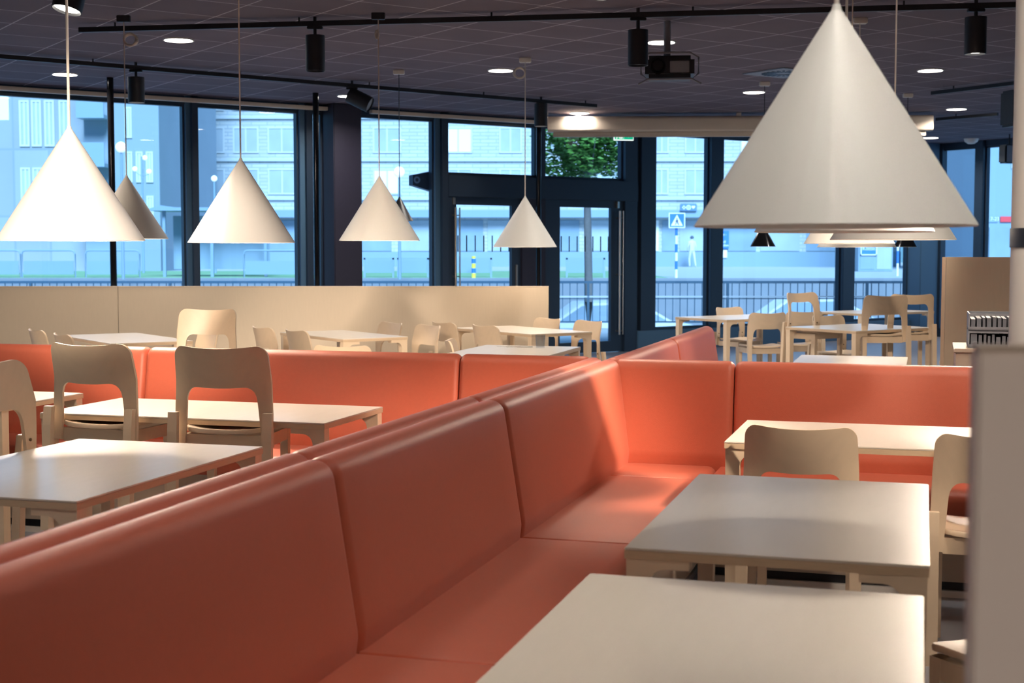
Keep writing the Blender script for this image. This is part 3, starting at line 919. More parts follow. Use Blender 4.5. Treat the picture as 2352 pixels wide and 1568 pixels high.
def spot(label, top, h=0.25, r=0.072, tilt=(0, 0), glow=True, power=0, target=None, stem=0.09, cone=50, name='track_spotlight', blend=0.6, col=WARM, body=BLACK):
    """cylinder spot hanging from `top` (world); tilt = (around x, around y) in degrees"""
    t = thing(name, label, 'spotlight', top, 0, 'black track spotlights')
    MB().cyl((0, 0, -stem - 0.02), (0, 0, CEIL - 3.15), 0.014, 12).build('stem', BLACK, t, True)
    MB().box((-0.06, -0.02, -0.022), (0.06, 0.02, 0.0), 0.004).build('track_adapter', BLACK, t)
    M = Matrix.Translation((0, 0, -stem - 0.03)) @ Matrix.Rotation(R(tilt[0]), 4, 'X') @ Matrix.Rotation(R(tilt[1]), 4, 'Y')
    b = MB().lathe([(0, 0.03), (r, 0.03), (r, -h + 0.03), (r - 0.006, -h + 0.03), (r - 0.008, -h + 0.05), (0, -h + 0.05)], 40, M)
    b.build('body', body, t, True)
    le = MB().lathe([(0, -h + 0.052), (r - 0.01, -h + 0.052), (r - 0.01, -h + 0.046), (0, -h + 0.044)], 32, M).build('lens', LENS if glow else GREYST, t, True)
    if power and target is not None:
        q = M @ Vector((0, 0, -h - 0.0))
        l = lamp_obj('spot_beam', 'SPOT', q, power, col, t, spot_size=R(cone), spot_blend=blend, shadow_soft_size=0.11)
        l.rotation_euler = (Vector(target) - (Vector(top) + q)).to_track_quat('-Z', 'Y').to_euler()
    return t
def on_line(p0, p1, px):
    """point of the track under image column px"""
    k = (px - 1176) / FPX
    a = (k * p0.y - p0.x) / ((p1.x - p0.x) - k * (p1.y - p0.y))
    q = p0 + (p1 - p0) * a
    return Vector((q.x, q.y, 3.15))
spot('black cylinder spotlight hanging from the track above the left pendants, upright', on_line(pb0, pb1, 321), 0.24, 0.078, power=120, target=(-4.0, 13.5, 0.5), cone=70, stem=0.07)
spot('dim brownish-black cylinder spotlight under the long ceiling track, left of centre', on_line(pa0, pa1, 729), 0.27, 0.075, glow=False, stem=0.07)
spot('tilted black spotlight pointing away in front of the broad dark column', on_line(pb0, pb1, 812), 0.25, 0.085, tilt=(-20, -62), glow=False, stem=0.06)
spot('black cylinder spotlight at the left end of the cream screen case', on_line(pb0, pb1, 1242), 0.26, 0.078, stem=0.01, power=200, target=(-0.3, 13.5, 0.7), cone=45)
spot('dark spotlight with a flared cap hanging left of the projector', on_line(pa0, pa1, 1462), 0.26, 0.075, glow=False, stem=0.09)
spot('black spotlight right of the huge pendant near the top right corner', on_line(pa0, pa1, 2228), 0.26, 0.076, stem=0.06, power=520, target=(2.4, 7.9, 0.9), cone=60)
s6 = at_z(170, -78, 3.15)
spot('large spotlight at the top left corner with its bright lens turned to the room', s6, 0.24, 0.09, tilt=(-12, 10), power=1100, target=W(5.4, -3.0, 0.7), cone=50, stem=0.04)
s7 = at_z(1385, -118, 3.15)
spot('spotlight at the top edge right of centre showing only its bright lens', s7, 0.24, 0.08, tilt=(-20, 5), power=150, target=W(6.0, -1.0, 0.8), cone=32, stem=0.04)
# unseen spotlights: those read off lit patches first, then ones added to brighten
spot('spotlight above and behind the camera that lights the brilliant white pendant', (-1.9, 0.6, 3.15), tilt=(30, 10), power=3200, target=at_d(150, 440, 5.84), cone=14, stem=0.06)
spot('spotlight above and behind the camera that lights the foreground banquette', (-1.6, 0.2, 3.15), tilt=(20, 5), power=60, target=W(1.6, -1.4, 0.8), cone=36, stem=0.06)
spot('spotlight above and behind the camera aimed at the inner banquette corner', (2.3, 3.3, 3.15), tilt=(30, -20), power=2600, target=W(5.6, -1.36, 0.74), cone=25, stem=0.06, blend=1.0)
spot('spotlight beyond the left banquette that lights the small tables', (-0.9, 7.2, 3.15), tilt=(15, 8), power=560, target=(0.05, 10.9, 0.75), cone=56, stem=0.06)
spot('spotlight at far left that lights the partition', (-4.2, 8.8, 3.15), tilt=(10, 5), power=380, target=(-3.4, 12.5, 0.8), cone=60, stem=0.06)

spot('added unseen spotlight above the right-hand table, out of the frame', (2.05, 3.9, 3.15), tilt=(20, 0), power=230, target=W(5.95, 0.05, 0.70), cone=72, stem=0.06, blend=0.8)  # added to brighten the table and the bench behind it
spot('added unseen spotlight above the second left pendant, out of the frame, aimed at the tall standing chair', (-3.1, 5.0, 3.15), tilt=(25, -5), power=520, target=(-2.05, 9.0, 0.95), cone=34, stem=0.06)  # extra lamp put in so the tall chair faces bright
spot('added unseen spotlight beyond the huge pendant aimed at the far end of the banquette spine', (2.9, 7.2, 3.15), tilt=(10, -20), power=260, target=(1.2, 8.6, 0.7), cone=50, stem=0.06)  # added light for the dull far end of the spine
spot('added unseen spotlight brightening the far right tables', (1.9, 7.0, 3.15), tilt=(10, 10), power=620, target=(3.1, 12.6, 0.6), cone=52, stem=0.06)  # added warm fill for the dim far chairs
spot('added unseen spotlight behind the camera that lights the near divider', (0.9, -1.6, 3.15), tilt=(30, 0), power=110, target=(0.65, 1.2, 0.85), cone=34, stem=0.06)  # added only to lift the dark divider
spot('added unseen spotlight above the camera aimed at the white column', (1.0, 1.7, 3.15), tilt=(25, -10), power=260, target=(1.58, 3.95, 1.7), cone=30, stem=0.06)  # added to whiten the upper column
def downlight(loc, label, power=34, group='recessed round downlights', spread=150):
    t = thing('ceiling_light', label, 'ceiling light', loc, 0, group)
    MB().lathe([(0.118, -0.001), (0.130, -0.001), (0.130, -0.010), (0.118, -0.010)], 40, closed=True).build('trim_ring', WHITEP, t, True)
    MB().lathe([(0, -0.006), (0.117, -0.006), (0.117, -0.003), (0, -0.003)], 40).build('diffuser', DISC, t, True)
    l = lamp_obj('downlight_beam', 'AREA', (0, 0, -0.02), power, WHITE, t, shape='DISK', size=0.22)
    l.data.spread = R(spread)
    return t
DL = [(410, 91, 'bright round downlight right of the coiled cord at upper left'), (149, 170, 'round downlight crossed by the cord of the brilliant white pendant'),
      (800, 220, 'round downlight just above the tilted spotlight'), (1150, 161, 'round downlight left of the white ceiling canopy in the centre'),
      (1518, 96, 'round downlight above the projector'), (1732, 211, 'round downlight left of the huge pendant, below the vent'),
      (2137, 161, 'round downlight right of the huge pendant, highest there'), (2197, 250, 'round downlight right of the huge pendant, middle one of three'),
      (2137, 316, 'small farthest round downlight right of the huge pendant'), (1331, 259, 'round downlight glaring on the cream screen case')]
for px, py, lb in DL:
    downlight(at_z(px, py, CEIL), lb)
# unseen downlights added over and behind the camera as general fill
k = 0
for i in range(-1, 4):
    for j in range(0, 4):
        p = Vector((-5 + i * 2.9 + (j % 2) * 1.2, -3.2 + j * 2.9, CEIL))
        k += 1
        if p.x < 11:
            downlight(p, 'added round fill downlight above the frame, row %s column %s of the ceiling grid over the camera' % ('ABCD'[j], 'PQRST'[i + 1]), 12 if j == 3 else 8.5, spread=150 if j == 3 else 98)

# projector
pj = at_d(1538, 158, 11.0)
t = thing('projector', 'black ceiling projector in a tubular frame, left of the huge pendant', 'projector', pj, R(-6))
MB().box((-0.19, -0.16, -0.085), (0.19, 0.16, 0.085), 0.03, seg=4).build('case', BLACK, t, True)
MB().lathe([(0.045, 0), (0.06, 0), (0.055, 0.05), (0.04, 0.05)], 32, Matrix.Translation((-0.09, -0.155, 0.0)) @ Matrix.Rotation(R(90), 4, 'X'), closed=True).build('lens_barrel', GLOSSK, t, True)
MB().box((0.0, -0.168, -0.05), (0.15, -0.16, 0.04), 0.004).build('vent_grille', GREYST, t)
m = MB()
for sx in (-1, 1):
    m.tube([(sx * 0.15, -0.18, 0.10), (sx * 0.22, -0.18, 0.06), (sx * 0.22, -0.18, -0.06), (sx * 0.17, -0.18, -0.10), (sx * 0.24, -0.18, -0.14)], 0.008, 8)
m.tube([(-0.15, -0.18, 0.10), (0.15, -0.18, 0.10)], 0.008, 8); m.tube([(-0.17, -0.18, -0.10), (0.17, -0.18, -0.10)], 0.008, 8)
m.build('guard_frame', GREYST, t, True)
MB().cyl((-0.02, 0, 0.08), (-0.02, 0, CEIL - pj.z), 0.028, 16).build('mount_pole', GREYST, t, True)
# round air diffuser
vp = at_z(1800, 166, CEIL)
t = thing('air_diffuser', 'square ceiling air vent with swirl slots, touching the huge pendant', 'air vent', (vp.x, vp.y, CEIL - 0.012), A_FAC)
MB().box((-0.29, -0.29, 0), (0.29, 0.29, 0.011), 0.002).build('plate', GREYST, t)
m = MB()
for q in range(24):
    a = 2 * math.pi * q / 24
    m.box((-0.012, 0.08, -0.004), (0.012, 0.22, 0.0), M=Matrix.Rotation(a, 4, 'Z'))
m.build('swirl_slots', BLACK, t)
# smoke detector
sd = at_z(2231, 318, CEIL)
t = thing('smoke_detector', 'white domed smoke detector on the ceiling above the far right windows', 'smoke detector', sd)
MB().lathe([(0, -0.09), (0.05, -0.085), (0.10, -0.05), (0.115, -0.012), (0.115, 0), (0, 0)], 32).build('dome', WHITEP, t, True)
# projection screen case
a, b = at_d(1258, 286, 18.3), at_d(2140, 281, 18.1)
L = (b - a).length
t = thing('projection_screen', 'long cream case of a rolled-up projection screen above the doors', 'projection screen', (a.x, a.y, a.z), math.atan2(b.y - a.y, b.x - a.x))
prof = round_prof([(-0.09, -0.10, 0.03), (0.09, -0.10, 0.02), (0.09, 0.10, 0.02), (-0.09, 0.10, 0.05)], 5)
MB().prism(prof, 0.0, L, 'x').build('case', CREAM, t, True)
MB().box((0.07, -0.04, -0.165), (L - 0.08, 0.03, -0.102), 0.006).build('weight_bar', CREAM, t)
m = MB()
for q in (0.4, L / 2, L - 0.4):
    MB().box((q - 0.03, -0.02, 0.10), (q + 0.03, 0.02, CEIL - a.z - 0.001)).build('bracket', WHITEP, t)
# exit sign
ex = at_d(1433, 310, 19.2)
t = thing('exit_sign', 'green illuminated exit sign with running figure and arrow above the right door', 'exit sign', ex, A_FAC * 0.35)
MB().box((-0.14, 0.0, -0.075), (0.14, 0.03, 0.075), 0.004).build('housing', EXITW, t)
MB().box((0.0, -0.004, -0.06), (0.13, -0.0005, 0.065)).build('arrow_field', GREEN, t)
MB().prism([(0.03, 0.02), (0.10, 0.02), (0.065, -0.035)], -0.007, -0.0045, 'y').build('arrow', EXITW, t)
m = MB()
m.prism([(-0.13, -0.06), (-0.005, -0.06), (-0.005, 0.065), (-0.13, 0.065)], -0.004, -0.0005, 'y')
m.build('figure_field', GREEN, t)
m = MB()
m.prism([(-0.06, -0.05), (-0.02, -0.05), (-0.02, 0.055), (-0.06, 0.055)], -0.006, -0.0045, 'y')
m.prism([(-0.115, -0.05), (-0.10, -0.055), (-0.085, -0.015), (-0.07, -0.045), (-0.062, -0.04), (-0.078, 0.0), (-0.075, 0.03), (-0.095, 0.035), (-0.12, 0.012), (-0.112, 0.004), (-0.098, 0.015), (-0.1, -0.015)], -0.0085, -0.0062, 'y')
m.lathe([(0, 0), (0.01, 0), (0.01, 0.002), (0, 0.002)], 16, Matrix.Translation((-0.082, -0.0064, 0.046)) @ Matrix.Rotation(R(90), 4, 'X'))
m.build('running_figure', EXITW, t)
MB().cyl((0, 0.015, 0.075), (0, 0.015, CEIL - ex.z), 0.008, 8).build('hanger', WHITEP, t)
# wall loudspeakers
for px, py, d, lb, s in [(2345, 250, 12.5, 'black wall loudspeaker at the top right edge beside the white column', 0.16), (2318, 354, 21.5, 'small dark box on the far right window post', 0.14)]:
    p = at_d(px, py, d)
    t = thing('loudspeaker', lb, 'loudspeaker', p, R(15))
    MB().box((-s * 0.9, -s * 0.7, -s), (s * 0.9, s * 0.7, s), 0.02).build('cabinet', BLACK, t)
    MB().box((-s * 0.8, -s * 0.74, -s * 0.9), (s * 0.8, -s * 0.70, s * 0.9), 0.004).build('grille', GREYST, t)
    MB().cyl((0, 0, s), (0, 0, CEIL - p.z), 0.012, 10).build('bracket', BLACK, t, True)

# ------------------------------------------------------------------ out of doors
def ground(name, pts, z, m, th=0.2):
    return tag(MB().prism(pts, z - th, z, 'z').build(name, m), kind='structure')
YR = 26.0
ground('terrace_paving', [(-40, 8.0), (FL.x, 8.0), (FL.x, FL.y + 0.15), (CORNER.x, CORNER.y + 0.2), (FR.x + 0.2, FR.y), (13, -8), (60, -8), (60, YR + 0.3), (-40, YR + 0.3)], -0.02, CONC)
ground('road', [(-60, YR + 0.31), (70, YR + 0.31), (70, 41), (-60, 41)], -1.1, ASPH)
tag(MB().prism([(41.0, -1.3), (46.0, 0.35), (46.0, 0.55), (41.0, -1.1)], -60, 70, 'x').build('road_bank', ASPH), kind='structure')
ground('far_pavement', [(-60, 46.0), (70, 46.0), (70, 110), (-60, 110)], 0.55, CONC)
tag(MB().box((-20, 46.4, 0.551), (5.2, 62, 0.56)).build('grass_strip', GRASS), 'green grass strip across the street behind the railing', 'grass', kind='stuff')

# railing sections at the terrace edge
ztop = at_d(1700, 645, YR).z; zmid = at_d(1700, 683, YR).z
LR = 2.6
proto = thing('street_railing', 'x', 'railing', (0, YR, 0), 0, 'railing sections at the terrace edge')
m = MB()
m.box((0, -0.025, ztop - 0.045), (LR, 0.025, ztop)); m.box((0, -0.012, zmid - 0.03), (LR, 0.012, zmid - 0.012)); m.box((0, -0.02, 0.10), (LR, 0.02, 0.13))
m.box((0, -0.03, -0.02), (0.045, 0.03, ztop))
m.build('rail_frame', RAILM, proto)
MB().box((0, -0.03, zmid + 0.0), (LR, 0.03, zmid + 0.03)).build('handrail', RAILP, proto)
m = MB()
k = 0.105
while k < LR - 0.03:
    m.box((k - 0.0075, -0.0075, 0.13), (k + 0.0075, 0.0075, ztop - 0.045)); k += 0.136
bl = m.build('balusters', RAILM, proto)
names = ['at the far left edge', 'under the brilliant white pendant', 'left of the second pendant', 'under the second pendant', 'beside the broad dark column', 'left of the entrance', 'behind the left door', 'behind the right door', 'right of the entrance', 'under the left tip of the huge pendant', 'behind the far right table', 'at the corner column', 'behind the tall wood panel', 'at the far right edge']
x = -11.6
for i, nm in enumerate(names):
    lb = 'dark barred railing section outdoors, ' + nm
    if i == 0:
        proto.location.x = x; proto['label'] = lb
    else:
        dup(proto, (x, YR, 0), 0, lb)
    x += LR

def facade_building(name, label, x0, x1, y, z0, z1, m, wins, depth=12, gf=None, group=None, rot=0):
    t = thing(name, label, 'building', (0, y, 0), rot, group)
    MB().box((x0, 0, z0), (x1, depth, z1)).build('wall', m, t)
    for (a, b, c, d, kind) in wins:
        f = MB(); wd = 0.08
        f.box((a - wd, -0.06, c - wd), (b + wd, -0.001, c)); f.box((a - wd, -0.06, d), (b + wd, -0.001, d + wd))
        f.box((a - wd, -0.06, c), (a, -0.001, d)); f.box((b, -0.06, c), (b + wd, -0.001, d))
        f.box(((a + b) / 2 - 0.04, -0.05, c), ((a + b) / 2 + 0.04, -0.001, d))
        fo = f.build('window', WINFR, t)
        p = MB(); p.box((a, -0.03, c), (b, -0.002, d)); p.build('pane', BLIND if kind else WINPALE, fo)
    return t
YB = 80.0
S = YB / FPX
def bx(px): return (px - 1176) * S
wins = []
rows = [(4.75, 6.05), (7.1, 8.4), (9.5, 10.8), (11.9, 13.2)]
cols = [(470, 517), (543, 595), (622, 680), (745, 790), (862, 920), (1025, 1082), (1150, 1195), (1262, 1310), (1380, 1425), (1505, 1530), (1573, 1615), (1700, 1745), (1800, 1850), (1900, 1950), (1990, 2040)]
brt = {(4, 0), (5, 1), (11, 1)}
for ci, (a, b) in enumerate(cols):
    for ri, (c, d) in enumerate(rows):
        wins.append((bx(a), bx(b), c, d, (ci, ri) in brt))
B1 = facade_building('brick_building', 'pale brick apartment block across the street with rows of windows', bx(395), bx(2066), YB, 0.55, 17, BRICK, wins)
# string courses, shop front
m = MB()
for z in (4.35, 6.55, 8.95, 11.3):
    m.box((bx(395), -0.12, z), (bx(2066), -0.001, z + 0.16))
m.build('string_course', mat('string_course_grey', (0.50, 0.53, 0.56), 0.7), B1)
MB().box((bx(395), -0.8, 3.35), (bx(2066), -0.001, 3.75)).build('shop_canopy', SHELT, B1)
shop = [(420, 540, 1), (560, 690, 0), (700, 800, 1), (830, 900, 0), (915, 990, 1), (1010, 1110, 0), (1120, 1170, 1), (1250, 1330, 0), (1345, 1430, 1), (1455, 1490, 1), (1494, 1512, 3), (1520, 1555, 0), (1560, 1622, 1), (1640, 1735, 0), (1745, 1835, 1), (1850, 1925, 0), (1945, 2050, 1)]
for a, b, k in shop:
    o = MB().box((bx(a), -0.05, 1.45), (bx(b), -0.002, 3.2)).build('shop_window', [DARKG, WINPALE, BLIND, BLIND][k], B1)
m = MB(); m.box((bx(395), -0.12, 0.55), (bx(2066), -0.002, 1.40)); m.build('shop_plinth', SHELT, B1)
# pharmacy style symbol sign
t = thing('symbol_sign', 'slate shop sign with a plus, a ringed circle and a heart in white', 'sign', (bx(1575), YB - 0.95, 1.43 + (577 - 477) * (YB - 0.95) / FPX))
MB().box((-0.48, 0, -0.22), (0.48, 0.12, 0.22), 0.04).build('board', SIGND, t)
m = MB(); m.box((-0.36, -0.03, -0.035), (-0.16, -0.005, 0.035)); m.box((-0.295, -0.03, -0.10), (-0.225, -0.005, 0.10)); m.build('plus_symbol', SIGNW, t)
m = MB()
MR = Matrix.Rotation(R(90), 4, 'X')
m.lathe([(0.10, 0.005), (0.135, 0.005), (0.135, 0.03), (0.10, 0.03)], 28, MR, closed=True); m.lathe([(0.035, 0.005), (0.065, 0.005), (0.065, 0.03), (0.035, 0.03)], 24, MR, closed=True)
m.build('ring_symbol', SIGNW, t)
m = MB()
hp = [(0.27 + 0.10 * math.sin(a) ** 3, 0.02 + 0.0065 * (13 * math.cos(a) - 5 * math.cos(2 * a) - 2 * math.cos(3 * a) - math.cos(4 * a))) for a in [2 * math.pi * k / 32 for k in range(32)]]
m.prism(hp, -0.03, -0.005, 'y'); m.build('heart_symbol', SIGNW, t)
# shop boards
def board(px0, py0, px1, py1, d, m, label, name='shop_sign', txt=None, ts=0.3, frame=False):
    a, b = at_d(px0, py0, d), at_d(px1, py1, d)
    cx_, cz_ = (a.x + b.x) / 2, (a.z + b.z) / 2
    w_, h_ = abs(b.x - a.x), abs(a.z - b.z)
    t = thing(name, label, 'sign', (cx_, d, cz_))
    MB().box((-w_ / 2, 0, -h_ / 2), (w_ / 2, 0.05, h_ / 2), 0.01).build('board', m, t)
    if frame:
        f = MB(); q = 0.04
        f.box((-w_ / 2, -0.012, -h_ / 2), (w_ / 2, -0.001, -h_ / 2 + q)); f.box((-w_ / 2, -0.012, h_ / 2 - q), (w_ / 2, -0.001, h_ / 2))
        f.box((-w_ / 2, -0.012, -h_ / 2), (-w_ / 2 + q, -0.001, h_ / 2)); f.box((w_ / 2 - q, -0.012, -h_ / 2), (w_ / 2, -0.001, h_ / 2))
        f.build('border', SIGNW, t)
    if txt:
        for s, dz, sz in txt:
            text(s, sz, SIGNW if m is not SIGNW else SIGND, 'lettering', t, (0, -0.012, dz), (R(90), 0, 0))
    return t
board(1648, 530, 1674, 571, YB - 0.2, SIGNB, 'blue poster in the shop window beside the second window post', txt=[('~ e -', 0.30, 0.2), ('vull', -0.12, 0.22), ('handlen', -0.32, 0.2)])
board(1650, 574, 1670, 592, YB - 0.2, BLIND, 'small pinkish-grey poster below the blue shop poster')
board(1977, 556, 2014, 586, 60.93, SIGNB, 'blue sign with a white border and white word, below the far pendants', txt=[('K\u00f6ttin', 0.0, 0.22)], frame=True)
S3 = 62.5 / FPX
e0, e1 = (2243 - 1176) * S3, (2620 - 1176) * S3
B4 = facade_building('corner_shop_block', 'smooth blue-tinted block seen through the far right window behind the opening hours', e0, e1, 62.5, 0.55, 15, SHELT, [(e0 + 1.5, e0 + 2.6, 5.2, 6.6, False), (e0 + 1.5, e0 + 2.6, 8.2, 9.6, False)], depth=8)
MB().box((e0 + 0.5, -0.06, 0.9), (e0 + 2.6, -0.002, 2.5)).build('shop_window', DARKG, B4)
p = at_d(2271, 503, 62.44)
t = thing('shop_lettering', 'white lettering with opening hours above the far right windows', 'sign', (p.x, p.y, p.z))
MB().box((-0.55, 0.02, -0.14), (0.42, 0.05, 0.14)).build('board', SHELT, t)
text('dagar 7-23', 0.22, SIGNW, 'lettering', t, (0, 0.0, 0), (R(90), 0, 0))
board(2298, 497, 2334, 510, 62.43, SIGNR, 'red shop sign next to the opening hours lettering')
# kiosk and posters behind the blue sign
p0 = at_d(1972, 560, 61); p1 = at_d(2050, 636, 61)
t = thing('street_kiosk', 'dark blue glazed kiosk standing under the blue bordered sign', 'kiosk', ((p0.x + p1.x) / 2, 61, 0.55))
w_ = (p1.x - p0.x) / 2
MB().box((-w_, 0, 0), (w_, 1.4, 1.4), 0.02).build('body', SHELT, t)
MB().box((-w_ + 0.08, -0.02, 0.1), (-0.05, -0.001, 1.05)).build('glazing', DARKG, t)
MB().box((0.05, -0.02, 0.1), (w_ - 0.08, -0.001, 1.05)).build('glazing', WINPALE, t)

# left block with balconies
YL = 62.0
SL = YL / FPX
def lx(px): return (px - 1176) * SL
wl = []
for z in (3.2, 6.2, 9.2, 12.2):
    for px in (40, 68, 98, 132):
        wl.append((lx(px), lx(px + 15), z, z + 1.9, False))
B2 = facade_building('apartment_block', 'pale panelled block at far left across the street', lx(-300), lx(196), YL + 1, 0.55, 20, RENDER, wl)
wl = []
for zi, z in enumerate((2.6, 4.55, 6.5, 8.45, 10.4)):
    for px in (298, 322, 345):
        if (px // 7 + zi) % 3:
            wl.append((lx(px), lx(px + 8), z, z + 1.2, False))
B3 = facade_building('corner_tower', 'dark blue-grey tower with balconies and narrow lit windows behind the left pendants', lx(200), lx(371), YL, 0.55, 20, DARKB, wl)
for z in (3.0, 5.1, 7.2, 9.0, 11.2):
    b = MB(); b.box((lx(200), -1.1, z), (lx(262), -0.001, z + 0.15)); b.box((lx(200), -1.1, z + 0.15), (lx(262), -1.04, z + 1.05)); b.build('balcony', SHELT, B3)
t = thing('window_poster', 'bright white board high at the left edge behind the glass', 'poster', at_d(2, 248, 40))
MB().box((-0.6, 0, -0.35), (0.22, 0.04, 0.33), 0.01).build('board', SIGNW, t)

# zebra crossing sign on striped pole
def striped_pole(px, base_py, d, top_py, label, r, cols, stripe=0.30, sign=None):
    b = at_d(px, base_py, d); tp = at_d(px, top_py, d)
    t = thing('sign_pole' if sign else 'marker_post', label, 'road sign' if sign else 'post', (b.x, d, 0.55))
    H = tp.z - 0.55
    z = 0.0; k = 0
    parts = [MB(), MB()]
    while z < H:
        parts[k % 2].cyl((0, 0, z), (0, 0, min(z + stripe, H)), r, 16); z += stripe; k += 1
    parts[0].build('stripes', cols[0], t, True); parts[1].build('stripes', cols[1], t, True)
    return t, H
t, H = striped_pole(1553, 640, 46.5, 520, 'white and blue striped pole carrying the pedestrian crossing sign', 0.045, (SIGNW, SIGNB), 0.28, sign=True)
sg = MB(); sg.box((-0.27, -0.09, H - 0.05), (0.27, -0.05, H + 0.45), 0.02); sg.build('sign_plate', SIGNB, t)
f = MB()
for a, b in (((-0.27, H - 0.05), (0.27, H - 0.02)), ((-0.27, H + 0.42), (0.27, H + 0.45)), ((-0.27, H - 0.02), (-0.24, H + 0.42)), ((0.24, H - 0.02), (0.27, H + 0.42))):
    f.box((a[0], -0.097, a[1]), (b[0], -0.091, b[1]))
f.build('sign_border', SIGNW, t)
MB().prism([(-0.20, H + 0.02), (0.20, H + 0.02), (0.0, H + 0.39)], -0.097, -0.091, 'y').build('sign_triangle', SIGNW, t)
m = MB()
m.prism([(-0.07, H + 0.05), (-0.045, H + 0.05), (0.0, H + 0.14), (0.045, H + 0.05), (0.075, H + 0.05), (0.02, H + 0.19), (0.05, H + 0.17), (0.055, H + 0.185), (0.01, H + 0.235), (-0.02, H + 0.23), (-0.055, H + 0.16), (-0.04, H + 0.15), (-0.015, H + 0.18)], -0.104, -0.098, 'y')
m.lathe([(0, 0), (0.02, 0), (0.02, 0.006), (0, 0.006)], 16, Matrix.Translation((0.0, -0.098, H + 0.262)) @ MR)
m.build('walking_figure', TROUS, t)
t, H = striped_pole(2061, 640, 50, 540, 'pale striped pole right of the blue bordered sign', 0.04, (SIGNW, SIGNB), 0.45)
t, H = striped_pole(1088, 638, 46.3, 588, 'short yellow and blue striped marker post behind the left door', 0.07, (YELLOW, SIGNB), 0.16)

# tree with its own crown behind the right door
def leaf_cloud(name, m, parent, c, rad, n, size, squash=0.8, seed=3):
    rnd = random.Random(seed)
    bm = bmesh.new()
    for i in range(n):
        while True:
            p = Vector((rnd.uniform(-1, 1), rnd.uniform(-1, 1), rnd.uniform(-1, 1)))
            if p.length < 1 and (p.length > 0.35 or rnd.random() < 0.3):
                break
        lump = 0.85 + 0.25 * math.sin(5 * p.x + 3 * p.z) * math.cos(4 * p.y)
        p = Vector((p.x * rad, p.y * rad, p.z * rad * squash)) * lump + Vector(c)
        q = Matrix.Rotation(rnd.uniform(0, 6.28), 3, 'Z') @ Matrix.Rotation(rnd.uniform(-1.2, 1.2), 3, 'X')
        s = size * rnd.uniform(0.6, 1.3)
        vs = [bm.verts.new(p + q @ Vector(v) * s) for v in ((-0.5, 0, 0), (0, -0.28, 0.05), (0.6, 0, 0), (0, 0.28, 0.05))]
        bm.faces.new(vs)
    mm = MB(); mm.bm.free(); mm.bm = bm
    me = mm.build(name, m, parent)
    return me
tp = at_d(1352, 577, 28.5)
t = thing('street_tree', 'leafy green street tree standing behind the right entrance door', 'tree', (tp.x, tp.y, -1.1))
MB().tube([(0, 0, 0), (0.01, 0, 1.5), (-0.02, 0, 3.0), (-0.05, 0.02, 4.4), (-0.1, 0, 5.6)], [0.11, 0.085, 0.08, 0.06, 0.03], 12).build('trunk', BARK, t, True)
m = MB()
for k in range(9):
    a = k * 2.4; z = 3.5 + k * 0.2
    m.tube([(-0.03, 0, z), (0.45 * math.cos(a), 0.45 * math.sin(a), z + 0.35), (0.85 * math.cos(a), 0.85 * math.sin(a), z + 0.8)], [0.03, 0.02, 0.008], 6)
m.build('branch', BARK, t, True)
o = leaf_cloud('foliage', LEAF, t, (-0.12, 0, 4.75), 1.0, 5200, 0.13, 0.95)
# globe street lamps
def globe_lamp(px, py, d, r, label, base_z=0.55, arms=1, base_px=None):
    p = at_d(px, py, d)
    t = thing('globe_street_lamp', label, 'street lamp', (p.x, d, base_z), 0, 'globe street lamps')
    h = p.z - base_z
    MB().cyl((0, 0, 0), (0, 0, h + (0.1 if arms == 1 else 0.5)), 0.05, 12, 0.035).build('pole', SHELT, t, True)
    pos = [(0.0, -0.0, h)] if arms == 1 else [(-0.28, 0, h), (0.1, 0.1, h + 0.45), (0.28, 0, h - 0.1)]
    for q in pos:
        g = MB(); g.lathe([(0, -r)] + [(r * math.sin(a), -r * math.cos(a)) for a in [math.pi * k / 12 for k in range(1, 12)]] + [(0, r)], 24, Matrix.Translation(q)); g.build('globe', GLOBE, t, True)
    if arms > 1:
        m = MB()
        for q in pos:
            m.tube([(0, 0, h - 0.3), (q[0], q[1], q[2] - r)], 0.015, 6)
        m.build('arm', SHELT, t, True)
    return t
globe_lamp(917, 395, 44, 0.17, 'single white globe street lamp seen left of the entrance doors')
globe_lamp(278, 338, 44, 0.17, 'brightest white globe street lamp beside the slim black post')
globe_lamp(326, 388, 56, 0.10, 'cluster of three small globes on one pole behind the shaded pendant', arms=3)
globe_lamp(492, 410, 56, 0.12, 'small white globe street lamp left of the second large pendant')
# bus shelter
p0, p1 = at_d(352, 480, 47.5), at_d(452, 640, 47.5)
t = thing('bus_shelter', 'blue-grey bus shelter across the street between the left pendants', 'bus shelter', (p0.x, 47.5, 0.56))
w_ = p1.x - p0.x + 2.4; h_ = p0.z - 0.56
MB().prism([(-0.1, h_), (0.3, h_ + 0.12), (0.8, h_ + 0.05), (w_, h_ + 0.05), (w_, h_ - 0.06), (-0.1, h_ - 0.06)], -0.3, 1.4, 'y').build('roof', SHELT, t)
m = MB()
for x_ in (0.3, w_ / 2, w_ - 0.1):
    m.box((x_, 0.0, 0), (x_ + 0.10, 0.10, h_ - 0.06))
m.build('post', SHELT, t)
MB().box((0.4, 1.1, 0.25), (w_ - 0.1, 1.12, h_ - 0.2)).build('pane', DARKG, t)
